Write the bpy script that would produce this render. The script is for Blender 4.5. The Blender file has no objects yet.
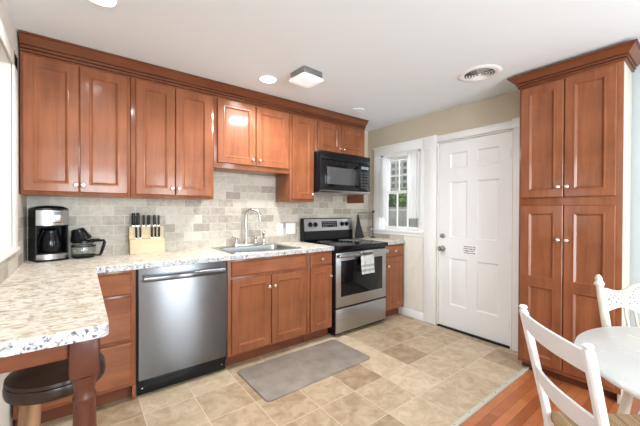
import bpy, bmesh, math, random
from mathutils import Vector, Matrix

random.seed(7)
S = bpy.context.scene
COL = S.collection
PI = math.pi
R = math.radians

# ------------------------------------------------------------------ camera
cam_d = bpy.data.cameras.new('camera')
cam_d.sensor_width = 36.0
cam_d.lens = 309.71 / 640 * 36
cam_d.clip_start = 0.02
cam = bpy.data.objects.new('camera', cam_d)
COL.objects.link(cam)
yaw, pitch, roll = R(37.5908), R(-0.3743), R(0.2086)
fw = Vector((math.sin(yaw) * math.cos(pitch), math.cos(yaw) * math.cos(pitch), math.sin(pitch)))
rt = Vector((math.cos(yaw), -math.sin(yaw), 0))
up = rt.cross(fw)
rt2 = rt * math.cos(roll) + up * math.sin(roll)
up2 = up * math.cos(roll) - rt * math.sin(roll)
m = Matrix((rt2, up2, -fw)).transposed().to_4x4()
m.translation = Vector((0.3148, -3.0023, 1.2682))
cam.matrix_world = m
S.camera = cam

# ------------------------------------------------------------------ world, light, exposure
S.view_settings.view_transform = 'Standard'
S.view_settings.look = 'None'
S.view_settings.exposure = 0.95
S.view_settings.gamma = 1.0
S.view_settings.use_curve_mapping = False
W = bpy.data.worlds.new('sky')
S.world = W
W.use_nodes = True
bgn = W.node_tree.nodes['Background']
bgn.inputs[0].default_value = (0.86, 0.93, 1.0, 1)
bgn.inputs[1].default_value = 0.5


XR_WALL = 3.457


def area(name, loc, rot, sx, sy, power, col=(1, 1, 1)):
    l = bpy.data.lights.new(name, 'AREA')
    l.shape = 'RECTANGLE'
    l.size, l.size_y = sx, sy
    l.energy = power
    l.color = col
    o = bpy.data.objects.new(name, l)
    o.location = loc
    o.rotation_euler = rot
    COL.objects.link(o)
    return o


# patio daylight behind the camera; next three are added fill lamps at invented windows
DAY = (0.83, 0.95, 1.0)
area('patio_daylight', (2.05, -5.78, 1.08), (R(90), 0, 0), 0.7, 2.0, 50, DAY)
area('dining_fill', (0.45, -5.78, 1.5), (R(90), 0, 0), 1.3, 1.2, 66, DAY)
area('side_fill', (XR_WALL + 0.10, -4.25, 1.5), (0, R(90), 0), 1.0, 1.2, 16, DAY)
area('far_room_fill', (-2.52, -1.4, 1.5), (0, R(-90), 0), 1.1, 1.7, 8, DAY)
# daylight through the kitchen window
area('kitchen_window_daylight', (3.75, -0.55, 1.6), (0, R(90), 0), 0.9, 0.6, 2.5, (0.95, 0.98, 1.0))

# ------------------------------------------------------------------ helpers


def mesh_obj(name, bm, mats, parent=None, smooth=35, **props):
    bmesh.ops.recalc_face_normals(bm, faces=bm.faces[:])
    me = bpy.data.meshes.new(name)
    bm.to_mesh(me)
    bm.free()
    if not isinstance(mats, (list, tuple)):
        mats = [mats]
    for mm in mats:
        me.materials.append(mm)
    if smooth:
        for p in me.polygons:
            p.use_smooth = True
        me.set_sharp_from_angle(angle=R(smooth))
    o = bpy.data.objects.new(name, me)
    COL.objects.link(o)
    if parent:
        o.parent = parent
    for k, v in props.items():
        o[k] = v
    return o


def tag(o, label, cat, group=None, kind=None):
    o['label'] = label
    o['category'] = cat
    if group:
        o['group'] = group
    if kind:
        o['kind'] = kind
    return o


def thing(name, label, cat, loc=(0, 0, 0), rotz=0.0, group=None):
    o = bpy.data.objects.new(name, None)
    o.empty_display_size = 0.05
    COL.objects.link(o)
    o.location = loc
    o.rotation_euler = (0, 0, rotz)
    return tag(o, label, cat, group)


def struct(name, bm, mats, parent=None, smooth=35):
    o = mesh_obj(name, bm, mats, parent, smooth)
    if not parent:
        o['kind'] = 'structure'
    return o


def copy_tree(o, parent=None):
    c = o.copy()
    COL.objects.link(c)
    if parent:
        c.parent = parent
    for ch in o.children:
        copy_tree(ch, c)
    return c


def B():
    return bmesh.new()


def box(bm, lo, hi, bev=0.0, seg=2, mi=0, M=None):
    x0, y0, z0 = lo
    x1, y1, z1 = hi
    vs = [bm.verts.new(p) for p in ((x0, y0, z0), (x1, y0, z0), (x1, y1, z0), (x0, y1, z0),
                                    (x0, y0, z1), (x1, y0, z1), (x1, y1, z1), (x0, y1, z1))]
    fs = [bm.faces.new([vs[i] for i in f]) for f in
          ((3, 2, 1, 0), (4, 5, 6, 7), (0, 1, 5, 4), (1, 2, 6, 5), (2, 3, 7, 6), (3, 0, 4, 7))]
    geom_v = vs
    for f in fs:
        f.material_index = mi
    if bev > 0:
        es = list({e for f in fs for e in f.edges})
        r = bmesh.ops.bevel(bm, geom=es, offset=bev, offset_type='OFFSET', segments=seg, profile=0.5, affect='EDGES')
        for f in r['faces']:
            f.material_index = mi
        geom_v = list({v for f in r['faces'] for v in f.verts})
    if M is not None:
        bmesh.ops.transform(bm, matrix=M, verts=[v for v in geom_v if v.is_valid])
    return bm


def prism(bm, pts, axis, a, b, mi=0, bev=0.0):
    """extrude 2-D polygon along axis ('x','y','z') from a to b; pts are the two other coordinates in order"""
    def P(u, w, t):
        return {'x': (t, u, w), 'y': (u, t, w), 'z': (u, w, t)}[axis]
    A = [bm.verts.new(P(u, w, a)) for u, w in pts]
    Bv = [bm.verts.new(P(u, w, b)) for u, w in pts]
    n = len(pts)
    fs = [bm.faces.new(A[::-1]), bm.faces.new(Bv)]
    for i in range(n):
        fs.append(bm.faces.new((A[i], A[(i + 1) % n], Bv[(i + 1) % n], Bv[i])))
    for f in fs:
        f.material_index = mi
    if bev:
        es = list({e for f in fs[:2] for e in f.edges})
        bmesh.ops.bevel(bm, geom=es, offset=bev, segments=2, profile=0.5, affect='EDGES')
    return bm


def lathe(bm, prof, origin=(0, 0, 0), axis=(0, 0, 1), seg=24, mi=0, sx=1.0, sy=1.0, caps=True):
    ax = Vector(axis).normalized()
    q = Vector((0, 0, 1)).rotation_difference(ax).to_matrix()
    O = Vector(origin)
    rings = []
    for r, z in prof:
        if r < 1e-6:
            rings.append([bm.verts.new(O + q @ Vector((0, 0, z)))])
        else:
            rings.append([bm.verts.new(O + q @ Vector((r * sx * math.cos(2 * PI * i / seg), r * sy * math.sin(2 * PI * i / seg), z)))
                          for i in range(seg)])
    for a, b in zip(rings, rings[1:]):
        for i in range(seg):
            j = (i + 1) % seg
            if len(a) == 1 and len(b) == 1:
                continue
            if len(a) == 1:
                f = bm.faces.new((a[0], b[j], b[i]))
            elif len(b) == 1:
                f = bm.faces.new((a[i], a[j], b[0]))
            else:
                f = bm.faces.new((a[i], a[j], b[j], b[i]))
            f.material_index = mi
    if caps:
        for rg, rev in ((rings[0], True), (rings[-1], False)):
            if len(rg) > 1:
                f = bm.faces.new(rg[::-1] if rev else rg)
                f.material_index = mi
    return bm


def tube(bm, pts, rad, seg=10, mi=0, flat=1.0):
    pts = [Vector(p) for p in pts]
    n = len(pts)
    rads = rad if isinstance(rad, (list, tuple)) else [rad] * n
    rings = []
    t0 = (pts[1] - pts[0]).normalized()
    u = t0.orthogonal().normalized()
    for i, p in enumerate(pts):
        t = (pts[min(i + 1, n - 1)] - pts[max(i - 1, 0)]).normalized()
        u = (u - t * u.dot(t)).normalized()
        w = t.cross(u)
        rings.append([bm.verts.new(p + (u * math.cos(2 * PI * k / seg) + w * math.sin(2 * PI * k / seg) * flat) * rads[i]) for k in range(seg)])
    for a, b in zip(rings, rings[1:]):
        for k in range(seg):
            f = bm.faces.new((a[k], a[(k + 1) % seg], b[(k + 1) % seg], b[k]))
            f.material_index = mi
    for rg in (rings[0][::-1], rings[-1]):
        f = bm.faces.new(rg)
        f.material_index = mi
    return bm


def loft(bm, sections, mi=0, closed=True):
    """sections: list of equal-length point loops"""
    rs = [[bm.verts.new(p) for p in s] for s in sections]
    n = len(rs[0])
    for a, b in zip(rs, rs[1:]):
        for k in range(n):
            bm.faces.new((a[k], a[(k + 1) % n], b[(k + 1) % n], b[k])).material_index = mi
    bm.faces.new(rs[0][::-1]).material_index = mi
    bm.faces.new(rs[-1]).material_index = mi
    return bm


def wall_holes(bm, axis, pos, thick, u0, u1, z0, z1, holes):
    """wall slab along u with rectangular holes (ua,ub,za,zb), cut into boxes. axis: normal axis"""
    us = sorted({u0, u1, *[h[0] for h in holes], *[h[1] for h in holes]})
    zs = sorted({z0, z1, *[h[2] for h in holes], *[h[3] for h in holes]})
    solid = {}
    for i in range(len(us) - 1):
        for j in range(len(zs) - 1):
            uc, zc = (us[i] + us[i + 1]) / 2, (zs[j] + zs[j + 1]) / 2
            solid[i, j] = not any(h[0] < uc < h[1] and h[2] < zc < h[3] for h in holes)

    vc = {}

    def V(i, j, k):
        key = (i, j, k)
        if key not in vc:
            d = pos + (thick if k else 0)
            vc[key] = bm.verts.new((d, us[i], zs[j]) if axis == 'x' else (us[i], d, zs[j]))
        return vc[key]
    for (i, j), s in solid.items():
        if not s:
            continue
        for k in (0, 1):
            bm.faces.new((V(i, j, k), V(i + 1, j, k), V(i + 1, j + 1, k), V(i, j + 1, k)))
        for di, dj, a, b in ((-1, 0, (i, j), (i, j + 1)), (1, 0, (i + 1, j), (i + 1, j + 1)),
                             (0, -1, (i, j), (i + 1, j)), (0, 1, (i, j + 1), (i + 1, j + 1))):
            if not solid.get((i + di, j + dj), False):
                bm.faces.new((V(*a, 0), V(*b, 0), V(*b, 1), V(*a, 1)))
    return bm


# ------------------------------------------------------------------ materials
def newmat(name):
    mt = bpy.data.materials.new(name)
    mt.use_nodes = True
    return mt, mt.node_tree.nodes, mt.node_tree.links, mt.node_tree.nodes['Principled BSDF']


def plain(name, col, rough=0.5, metal=0.0, coat=0.0, spec=0.5, noise=0.0, nscale=30, bump=0.0):
    mt, N, L, p = newmat(name)
    p.inputs['Base Color'].default_value = (*col, 1)
    p.inputs['Roughness'].default_value = rough
    p.inputs['Metallic'].default_value = metal
    p.inputs['Coat Weight'].default_value = coat
    p.inputs['Coat Roughness'].default_value = 0.08
    p.inputs['Specular IOR Level'].default_value = spec
    if noise or bump:
        tc = N.new('ShaderNodeTexCoord')
        nz = N.new('ShaderNodeTexNoise')
        nz.inputs['Scale'].default_value = nscale
        nz.inputs['Detail'].default_value = 5
        L.new(tc.outputs['Object'], nz.inputs['Vector'])
        if noise:
            rp = N.new('ShaderNodeValToRGB')
            rp.color_ramp.elements[0].position = 0.3
            rp.color_ramp.elements[1].position = 0.7
            rp.color_ramp.elements[0].color = (*[c * (1 - noise) for c in col], 1)
            rp.color_ramp.elements[1].color = (*[min(1, c * (1 + noise)) for c in col], 1)
            L.new(nz.outputs['Fac'], rp.inputs['Fac'])
            L.new(rp.outputs['Color'], p.inputs['Base Color'])
        if bump:
            b = N.new('ShaderNodeBump')
            b.inputs['Strength'].default_value = bump
            b.inputs['Distance'].default_value = 0.002
            L.new(nz.outputs['Fac'], b.inputs['Height'])
            L.new(b.outputs['Normal'], p.inputs['Normal'])
    return mt


def wood(name, c0, c1, stretch, rough=0.32, coat=0.25, coarse=1.0, contrast=(0.3, 0.7)):
    """grain noise stretched along the axis with the small scale"""
    mt, N, L, p = newmat(name)
    tc = N.new('ShaderNodeTexCoord')
    oi = N.new('ShaderNodeObjectInfo')
    mp = N.new('ShaderNodeMapping')
    mp.inputs['Scale'].default_value = stretch
    cb = N.new('ShaderNodeCombineXYZ')
    ml = N.new('ShaderNodeMath')
    ml.operation = 'MULTIPLY'
    ml.inputs[1].default_value = 37.0
    L.new(oi.outputs['Random'], ml.inputs[0])
    for k in range(3):
        L.new(ml.outputs[0], cb.inputs[k])
    L.new(cb.outputs[0], mp.inputs['Location'])
    L.new(tc.outputs['Object'], mp.inputs['Vector'])
    nz = N.new('ShaderNodeTexNoise')
    nz.inputs['Scale'].default_value = 1.0
    nz.inputs['Detail'].default_value = 8
    nz.inputs['Roughness'].default_value = 0.62
    nz.inputs['Distortion'].default_value = 0.6
    L.new(mp.outputs[0], nz.inputs['Vector'])
    n2 = N.new('ShaderNodeTexNoise')
    n2.inputs['Scale'].default_value = 5.0 * coarse
    n2.inputs['Detail'].default_value = 3
    L.new(tc.outputs['Object'], n2.inputs['Vector'])
    mx = N.new('ShaderNodeMath')
    mx.operation = 'MULTIPLY_ADD'
    mx.inputs[1].default_value = 0.45
    L.new(n2.outputs['Fac'], mx.inputs[0])
    sc = N.new('ShaderNodeMath')
    sc.operation = 'MULTIPLY'
    sc.inputs[1].default_value = 0.55
    L.new(nz.outputs['Fac'], sc.inputs[0])
    L.new(sc.outputs[0], mx.inputs[2])
    rp = N.new('ShaderNodeValToRGB')
    rp.color_ramp.elements[0].position = contrast[0]
    rp.color_ramp.elements[1].position = contrast[1]
    rp.color_ramp.elements[0].color = (*c0, 1)
    rp.color_ramp.elements[1].color = (*c1, 1)
    L.new(mx.outputs[0], rp.inputs['Fac'])
    L.new(rp.outputs['Color'], p.inputs['Base Color'])
    p.inputs['Roughness'].default_value = rough
    p.inputs['Coat Weight'].default_value = coat
    p.inputs['Coat Roughness'].default_value = 0.12
    p.inputs['Specular IOR Level'].default_value = 0.18
    return mt


CH0, CH1 = (0.165, 0.049, 0.019), (0.305, 0.105, 0.045)
M = {}
M['wood_v'] = wood('cherry_wood_vertical_grain', CH0, CH1, (22, 22, 1.6), rough=0.34, coat=0.4, contrast=(0.33, 0.67))
M['wood_h'] = wood('cherry_wood_horizontal_grain', CH0, CH1, (1.6, 22, 22), rough=0.34, coat=0.4, contrast=(0.33, 0.67))
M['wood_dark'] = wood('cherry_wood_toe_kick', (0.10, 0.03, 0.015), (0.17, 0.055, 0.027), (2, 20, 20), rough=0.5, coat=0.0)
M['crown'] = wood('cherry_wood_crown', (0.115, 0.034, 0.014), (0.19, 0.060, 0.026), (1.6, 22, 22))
M['leg_wood'] = wood('reddish_brown_wood', (0.060, 0.019, 0.011), (0.115, 0.038, 0.022), (22, 22, 1.6), rough=0.4, coat=0.1)
M['cab_inside'] = plain('cabinet_underside', (0.42, 0.26, 0.16), 0.5)
M['nickel'] = plain('satin_nickel', (0.78, 0.74, 0.68), 0.22, 1.0)
M['chrome'] = plain('brushed_chrome', (0.62, 0.60, 0.57), 0.22, 1.0)
M['wall_white'] = plain('cream_white_paint', (0.78, 0.76, 0.71), 0.7)
M['wall_beige'] = plain('beige_paint', (0.56, 0.49, 0.38), 0.75)
M['ceiling'] = plain('ceiling_white', (0.79, 0.845, 0.885), 0.85)
M['trim'] = plain('white_gloss_paint', (0.83, 0.83, 0.83), 0.35)
M['door_white'] = plain('white_door_paint', (0.82, 0.825, 0.83), 0.4)
M['black'] = plain('black_plastic', (0.008, 0.008, 0.009), 0.25, spec=0.2)
M['black_matte'] = plain('black_matte', (0.015, 0.015, 0.016), 0.6)
M['black_glass'] = plain('black_glass', (0.004, 0.004, 0.005), 0.07, spec=0.3)
M['dark_gap'] = plain('dark_gap', (0.01, 0.01, 0.01), 0.9)
M['mw_window'] = plain('grey_mesh_glass', (0.07, 0.07, 0.07), 0.16)
M['grey_text'] = plain('grey_print', (0.35, 0.35, 0.36), 0.5)
M['white_plastic'] = plain('white_plastic', (0.85, 0.84, 0.80), 0.35)
M['white_paint'] = plain('white_chair_paint', (0.72, 0.74, 0.76), 0.35)
M['cream_paint'] = plain('antique_cream_paint', (0.62, 0.58, 0.49), 0.45, noise=0.06, nscale=18)
M['block_wood'] = wood('pale_beech_wood', (0.54, 0.42, 0.26), (0.70, 0.58, 0.40), (3, 25, 25), rough=0.5, coat=0)
M['stool_leg'] = wood('light_brown_wood', (0.27, 0.14, 0.07), (0.42, 0.24, 0.13), (25, 25, 2), rough=0.4, coat=0.1)
M['leather'] = plain('dark_brown_leather', (0.034, 0.019, 0.013), 0.28, coat=0.0, spec=0.35, noise=0.25, nscale=14)
M['grey_cloth'] = plain('grey_cushion_cloth', (0.33, 0.33, 0.36), 0.9, noise=0.3, nscale=40)
M['towel_white'] = plain('white_towel', (0.86, 0.85, 0.83), 0.95, bump=0.3, nscale=300)
M['towel_grey'] = plain('grey_towel_stripe', (0.55, 0.545, 0.54), 0.95)
M['mitt'] = plain('black_cloth', (0.016, 0.016, 0.018), 0.9)
M['alu'] = plain('aluminium_strip', (0.50, 0.48, 0.41), 0.4, 0.0)
M['mat_grey'] = plain('grey_brown_mat', (0.255, 0.212, 0.178), 0.75, noise=0.16, nscale=9, bump=0.2)
M['sign_white'] = plain('white_sign_card', (0.86, 0.86, 0.86), 0.5)
M['ink'] = plain('black_ink', (0.05, 0.05, 0.055), 0.7)
M['jamb_brown'] = plain('brown_wood_strip', (0.30, 0.19, 0.10), 0.6)
M['leaf'] = plain('green_leaf', (0.16, 0.33, 0.07), 0.6, noise=0.5, nscale=9)
M['leaf_pale'] = plain('pale_green_leaf', (0.36, 0.50, 0.19), 0.6, noise=0.4, nscale=9)
M['bark'] = plain('bark', (0.12, 0.08, 0.05), 0.9)
M['fence'] = plain('weathered_pale_boards', (0.56, 0.52, 0.48), 0.8, noise=0.1, nscale=4)
M['lattice'] = plain('pale_grey_lattice', (0.72, 0.70, 0.64), 0.7)
M['siding'] = plain('grey_siding', (0.42, 0.40, 0.36), 0.8, noise=0.2, nscale=2)  # grey boards with mild random tone
M['lawn'] = plain('lawn_green', (0.12, 0.22, 0.05), 0.9, noise=0.4, nscale=3)
M['recess_trim'] = plain('white_enamel', (0.85, 0.85, 0.84), 0.4)
M['lcd'] = plain('lcd_blue_grey', (0.20, 0.25, 0.30), 0.2)
M['granite_sub'] = plain('counter_substrate', (0.5, 0.45, 0.38), 0.7)
M['heat_ring'] = plain('burner_ring_print', (0.05, 0.05, 0.055), 0.15)
M['sink'] = plain('sink_steel', (0.42, 0.42, 0.42), 0.28, 1.0)


def emis(name, col, st):
    mt, N, L, p = newmat(name)
    p.inputs['Base Color'].default_value = (*col, 1)
    p.inputs['Emission Color'].default_value = (*col, 1)
    p.inputs['Emission Strength'].default_value = st
    return mt


M['lamp_glow'] = emis('lit_lamp_lens', (1.0, 0.97, 0.92), 6.0)
M['diffuser'] = emis('lit_glass_diffuser', (0.94, 0.975, 1.0), 0.17)


def glass(name, tint=(1, 1, 1), rough=0.0, ior=1.45):
    mt, N, L, p = newmat(name)
    N.remove(p)
    tr = N.new('ShaderNodeBsdfTransparent')
    tr.inputs[0].default_value = (*tint, 1)
    gl = N.new('ShaderNodeBsdfGlossy')
    gl.inputs['Roughness'].default_value = 0.02
    lw = N.new('ShaderNodeLayerWeight')
    pw = N.new('ShaderNodeMath')
    pw.operation = 'POWER'
    pw.inputs[1].default_value = 3.0
    L.new(lw.outputs['Facing'], pw.inputs[0])
    fr = N.new('ShaderNodeMath')
    fr.operation = 'MULTIPLY_ADD'
    fr.inputs[1].default_value = 0.6
    fr.inputs[2].default_value = 0.04 * ior / 1.45
    L.new(pw.outputs[0], fr.inputs[0])
    mx = N.new('ShaderNodeMixShader')
    L.new(fr.outputs[0], mx.inputs[0])
    L.new(tr.outputs[0], mx.inputs[1])
    L.new(gl.outputs[0], mx.inputs[2])
    L.new(mx.outputs[0], N['Material Output'].inputs[0])
    return mt


M['glass'] = glass('window_glass')
M['carafe_glass'] = glass('clear_carafe_glass', (0.97, 0.98, 0.98), ior=1.8)


def sheer(name):
    mt, N, L, p = newmat(name)
    N.remove(p)
    df = N.new('ShaderNodeBsdfDiffuse')
    df.inputs[0].default_value = (0.9, 0.9, 0.9, 1)
    tl = N.new('ShaderNodeBsdfTranslucent')
    tl.inputs[0].default_value = (0.9, 0.9, 0.9, 1)
    tr = N.new('ShaderNodeBsdfTransparent')
    m1 = N.new('ShaderNodeMixShader')
    m1.inputs[0].default_value = 0.45
    L.new(df.outputs[0], m1.inputs[1])
    L.new(tl.outputs[0], m1.inputs[2])
    m2 = N.new('ShaderNodeMixShader')
    m2.inputs[0].default_value = 0.15
    L.new(m1.outputs[0], m2.inputs[1])
    L.new(tr.outputs[0], m2.inputs[2])
    L.new(m2.outputs[0], N['Material Output'].inputs[0])
    return mt


M['sheer'] = sheer('sheer_white_cotton')


def steel(name, col=(0.40, 0.40, 0.41), rough=0.24, axis='z', streak=0.06, aniso=0.0):
    mt, N, L, p = newmat(name)
    p.inputs['Base Color'].default_value = (*col, 1)
    p.inputs['Metallic'].default_value = 1.0
    tc = N.new('ShaderNodeTexCoord')
    mp = N.new('ShaderNodeMapping')
    mp.inputs['Scale'].default_value = (300, 300, 2) if axis == 'z' else (2, 300, 300)
    nz = N.new('ShaderNodeTexNoise')
    nz.inputs['Scale'].default_value = 1
    L.new(tc.outputs['Object'], mp.inputs[0])
    L.new(mp.outputs[0], nz.inputs['Vector'])
    mr = N.new('ShaderNodeMapRange')
    mr.inputs['To Min'].default_value = rough - streak
    mr.inputs['To Max'].default_value = rough + streak
    L.new(nz.outputs['Fac'], mr.inputs['Value'])
    L.new(mr.outputs[0], p.inputs['Roughness'])
    if aniso:
        tg = N.new('ShaderNodeTangent')
        tg.direction_type = 'RADIAL'
        tg.axis = 'Z'
        L.new(tg.outputs[0], p.inputs['Tangent'])
        p.inputs['Anisotropic'].default_value = aniso
        p.inputs['Anisotropic Rotation'].default_value = 0.25
    return mt


M['steel_dw'] = steel('dishwasher_stainless', (0.155, 0.155, 0.163), 0.25, streak=0.0, aniso=0.95)
M['steel_soft'] = plain('soft_stainless', (0.33, 0.32, 0.31), 0.3, 1.0)
M['steel'] = steel('range_stainless', (0.43, 0.43, 0.435), 0.30, 'x')


def laminate(name, cols, pos, scale, speck, speck_col, rough=0.3, stretch=(1, 1, 1), lo=0.60, hi=0.70, dist=0.9):
    mt, N, L, p = newmat(name)
    tc = N.new('ShaderNodeTexCoord')
    mp = N.new('ShaderNodeMapping')
    mp.inputs['Scale'].default_value = stretch
    mp.inputs['Rotation'].default_value = (0, 0, 0.5)
    L.new(tc.outputs['Object'], mp.inputs[0])
    nz = N.new('ShaderNodeTexNoise')
    nz.inputs['Scale'].default_value = scale
    nz.inputs['Detail'].default_value = 9
    nz.inputs['Roughness'].default_value = 0.68
    nz.inputs['Distortion'].default_value = dist
    L.new(mp.outputs[0], nz.inputs['Vector'])
    rp = N.new('ShaderNodeValToRGB')
    els = rp.color_ramp.elements
    while len(els) < len(cols):
        els.new(0.5)
    for e, c, q in zip(els, cols, pos):
        e.position = q
        e.color = (*c, 1)
    L.new(nz.outputs['Fac'], rp.inputs['Fac'])
    n2 = N.new('ShaderNodeTexNoise')
    n2.inputs['Scale'].default_value = speck
    n2.inputs['Detail'].default_value = 3
    n2.inputs['Roughness'].default_value = 0.6
    L.new(mp.outputs[0], n2.inputs['Vector'])
    r2 = N.new('ShaderNodeValToRGB')
    r2.color_ramp.elements[0].position = lo
    r2.color_ramp.elements[0].color = (0, 0, 0, 1)
    r2.color_ramp.elements[1].position = hi
    r2.color_ramp.elements[1].color = (1, 1, 1, 1)
    L.new(n2.outputs['Fac'], r2.inputs['Fac'])
    mx = N.new('ShaderNodeMix')
    mx.data_type = 'RGBA'
    L.new(r2.outputs['Color'], mx.inputs['Factor'])
    L.new(rp.outputs['Color'], mx.inputs['A'])
    mx.inputs['B'].default_value = (*speck_col, 1)
    L.new(mx.outputs['Result'], p.inputs['Base Color'])
    p.inputs['Roughness'].default_value = rough
    return mt


M['counter'] = laminate('cream_stone_laminate', [(0.22, 0.165, 0.115), (0.52, 0.43, 0.31), (0.74, 0.68, 0.57), (0.79, 0.755, 0.69)],
                        [0.36, 0.43, 0.50, 0.62], 17, 30, (0.50, 0.44, 0.38), 0.34, (1, 1.5, 1), dist=1.7)
M['counter_edge'] = laminate('cool_lit_edge_laminate', [(0.16, 0.16, 0.17), (0.40, 0.40, 0.41), (0.54, 0.54, 0.55), (0.60, 0.60, 0.61)],
                             [0.36, 0.44, 0.52, 0.62], 60, 75, (0.08, 0.08, 0.085), 0.4, lo=0.565, hi=0.62)  # same laminate as the top; cooler light on the edge put into colour


def brick_mat(name, c1, c2, mortar, bw, bh, msize, offset, swap, noise_amt=0.35, nscale=22, rough=0.5, bump=0.3, off=(0, 0, 0), swirl=False, spread=1.0):
    """brick texture over object coordinates; swap='xz' maps (x,z)->(u,v), 'yz' maps (y,z), 'xy' keeps"""
    mt, N, L, p = newmat(name)
    tc = N.new('ShaderNodeTexCoord')
    sp = N.new('ShaderNodeSeparateXYZ')
    L.new(tc.outputs['Object'], sp.inputs[0])
    cb = N.new('ShaderNodeCombineXYZ')
    L.new(sp.outputs['XYZ'.index(swap[0].upper())], cb.inputs[0])
    L.new(sp.outputs['XYZ'.index(swap[1].upper())], cb.inputs[1])
    mp = N.new('ShaderNodeMapping')
    mp.inputs['Location'].default_value = off
    L.new(cb.outputs[0], mp.inputs[0])
    br = N.new('ShaderNodeTexBrick')
    br.offset = offset
    br.offset_frequency = 2
    br.squash = 1.0
    br.inputs['Scale'].default_value = 1.0
    br.inputs['Brick Width'].default_value = bw
    br.inputs['Row Height'].default_value = bh
    br.inputs['Mortar Size'].default_value = msize
    br.inputs['Mortar Smooth'].default_value = 0.1
    br.inputs['Bias'].default_value = 0.0
    br.inputs['Color1'].default_value = (0, 0, 0, 1)
    br.inputs['Color2'].default_value = (1, 1, 1, 1)
    br.inputs['Mortar'].default_value = (0.5, 0.5, 0.5, 1)
    L.new(mp.outputs[0], br.inputs['Vector'])
    nz = N.new('ShaderNodeTexNoise')
    nz.inputs['Scale'].default_value = nscale
    nz.inputs['Detail'].default_value = 8
    nz.inputs['Roughness'].default_value = 0.65
    nz.inputs['Distortion'].default_value = 0.7 if swirl else 0.4
    # every tile reads its own patch of the noise
    ad = N.new('ShaderNodeVectorMath')
    ad.operation = 'MULTIPLY_ADD'
    L.new(br.outputs['Color'], ad.inputs[0])
    ad.inputs[1].default_value = (13.7, 7.9, 5.1)
    L.new(mp.outputs[0], ad.inputs[2])
    L.new(ad.outputs[0], nz.inputs['Vector'])
    f = N.new('ShaderNodeMath')
    f.operation = 'MULTIPLY_ADD'
    f.inputs[1].default_value = noise_amt * 2.2
    f.inputs[2].default_value = -noise_amt * 1.1
    L.new(nz.outputs['Fac'], f.inputs[0])
    rgb2 = N.new('ShaderNodeMapRange')
    rgb2.inputs['To Min'].default_value = 0.5 - spread / 2
    rgb2.inputs['To Max'].default_value = 0.5 + spread / 2
    L.new(br.outputs['Color'], rgb2.inputs['Value'])
    sm = N.new('ShaderNodeMath')
    sm.operation = 'ADD'
    sm.use_clamp = True
    L.new(rgb2.outputs[0], sm.inputs[0])
    L.new(f.outputs[0], sm.inputs[1])
    m1 = N.new('ShaderNodeMix')
    m1.data_type = 'RGBA'
    m1.inputs['A'].default_value = (*c1, 1)
    m1.inputs['B'].default_value = (*c2, 1)
    L.new(sm.outputs[0], m1.inputs['Factor'])
    m2 = N.new('ShaderNodeMix')
    m2.data_type = 'RGBA'
    L.new(br.outputs['Fac'], m2.inputs['Factor'])
    L.new(m1.outputs['Result'], m2.inputs['A'])
    m2.inputs['B'].default_value = (*mortar, 1)
    L.new(m2.outputs['Result'], p.inputs['Base Color'])
    p.inputs['Roughness'].default_value = rough
    b = N.new('ShaderNodeBump')
    b.invert = True
    b.inputs['Strength'].default_value = bump
    b.inputs['Distance'].default_value = 0.002
    L.new(br.outputs['Fac'], b.inputs['Height'])
    L.new(b.outputs['Normal'], p.inputs['Normal'])
    return mt


TR1, TR2, TRM = (0.32, 0.27, 0.22), (0.57, 0.515, 0.44), (0.58, 0.54, 0.47)
M['tile_back'] = brick_mat('travertine_tile', TR1, TR2, TRM, 0.154, 0.0775, 0.0022, 0.5, 'xz', off=(0.02, -0.915, 0), rough=0.45, noise_amt=0.75, nscale=26)
M['tile_side'] = brick_mat('travertine_tile_side', TR1, TR2, TRM, 0.154, 0.0775, 0.0022, 0.5, 'yz', off=(0.02, -0.915, 0), rough=0.45, noise_amt=0.75, nscale=26)
M['tile_floor'] = brick_mat('stone_look_floor_tile', (0.31, 0.21, 0.122), (0.63, 0.505, 0.355), (0.64, 0.55, 0.42), 0.305, 0.305, 0.0022, 0.0, 'xy',
                            noise_amt=0.85, nscale=11, rough=0.38, bump=0.15, off=(-0.009, 2.04, 0), swirl=True, spread=0.72)
M['oak'] = brick_mat('red_oak_strip_floor', (0.30, 0.082, 0.026), (0.52, 0.175, 0.062), (0.12, 0.03, 0.012), 0.9, 0.057, 0.0011, 0.37, 'xy',
                     noise_amt=0.5, nscale=11, rough=0.28, bump=0.1)
M['rush'] = brick_mat('woven_rush', (0.34, 0.23, 0.12), (0.56, 0.41, 0.24), (0.22, 0.14, 0.07), 0.6, 0.011, 0.0012, 0.5, 'xy',
                      noise_amt=0.5, nscale=30, rough=0.7, bump=0.5)

# ------------------------------------------------------------------ room shell
H = 2.371
XR = 3.457
YT = -2.035       # tile to hardwood
YB = -5.75        # dining end
bm = B()
box(bm, (-0.12, YT, -0.05), (XR + 0.12, 0.12, 0.0))
struct('floor', bm, M['tile_floor'], smooth=0)
bm = B()
box(bm, (-2.6, YB - 0.1, -0.065), (XR + 0.12, YT, -0.012))
box(bm, (-2.6, YT, -0.065), (-0.12, 0.12, -0.012))
struct('floor_dining', bm, M['oak'], smooth=0)
bm = B()
box(bm, (-2.6, YB - 0.1, H), (XR + 0.12, 0.12, H + 0.1))
struct('ceiling', bm, M['ceiling'], smooth=0)
bm = B()
box(bm, (-2.6, 0.0, -0.06), (XR + 0.12, 0.12, H))
struct('wall_back', bm, M['wall_beige'], smooth=0)
# left wall with the pass-through opening
bm = B()
wall_holes(bm, 'x', -0.13, 0.13, YB, 0.0, -0.06, H, [(-1.80, -0.52, 1.03, 2.10)])
struct('wall_left', bm, M['wall_white'], smooth=0)
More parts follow.
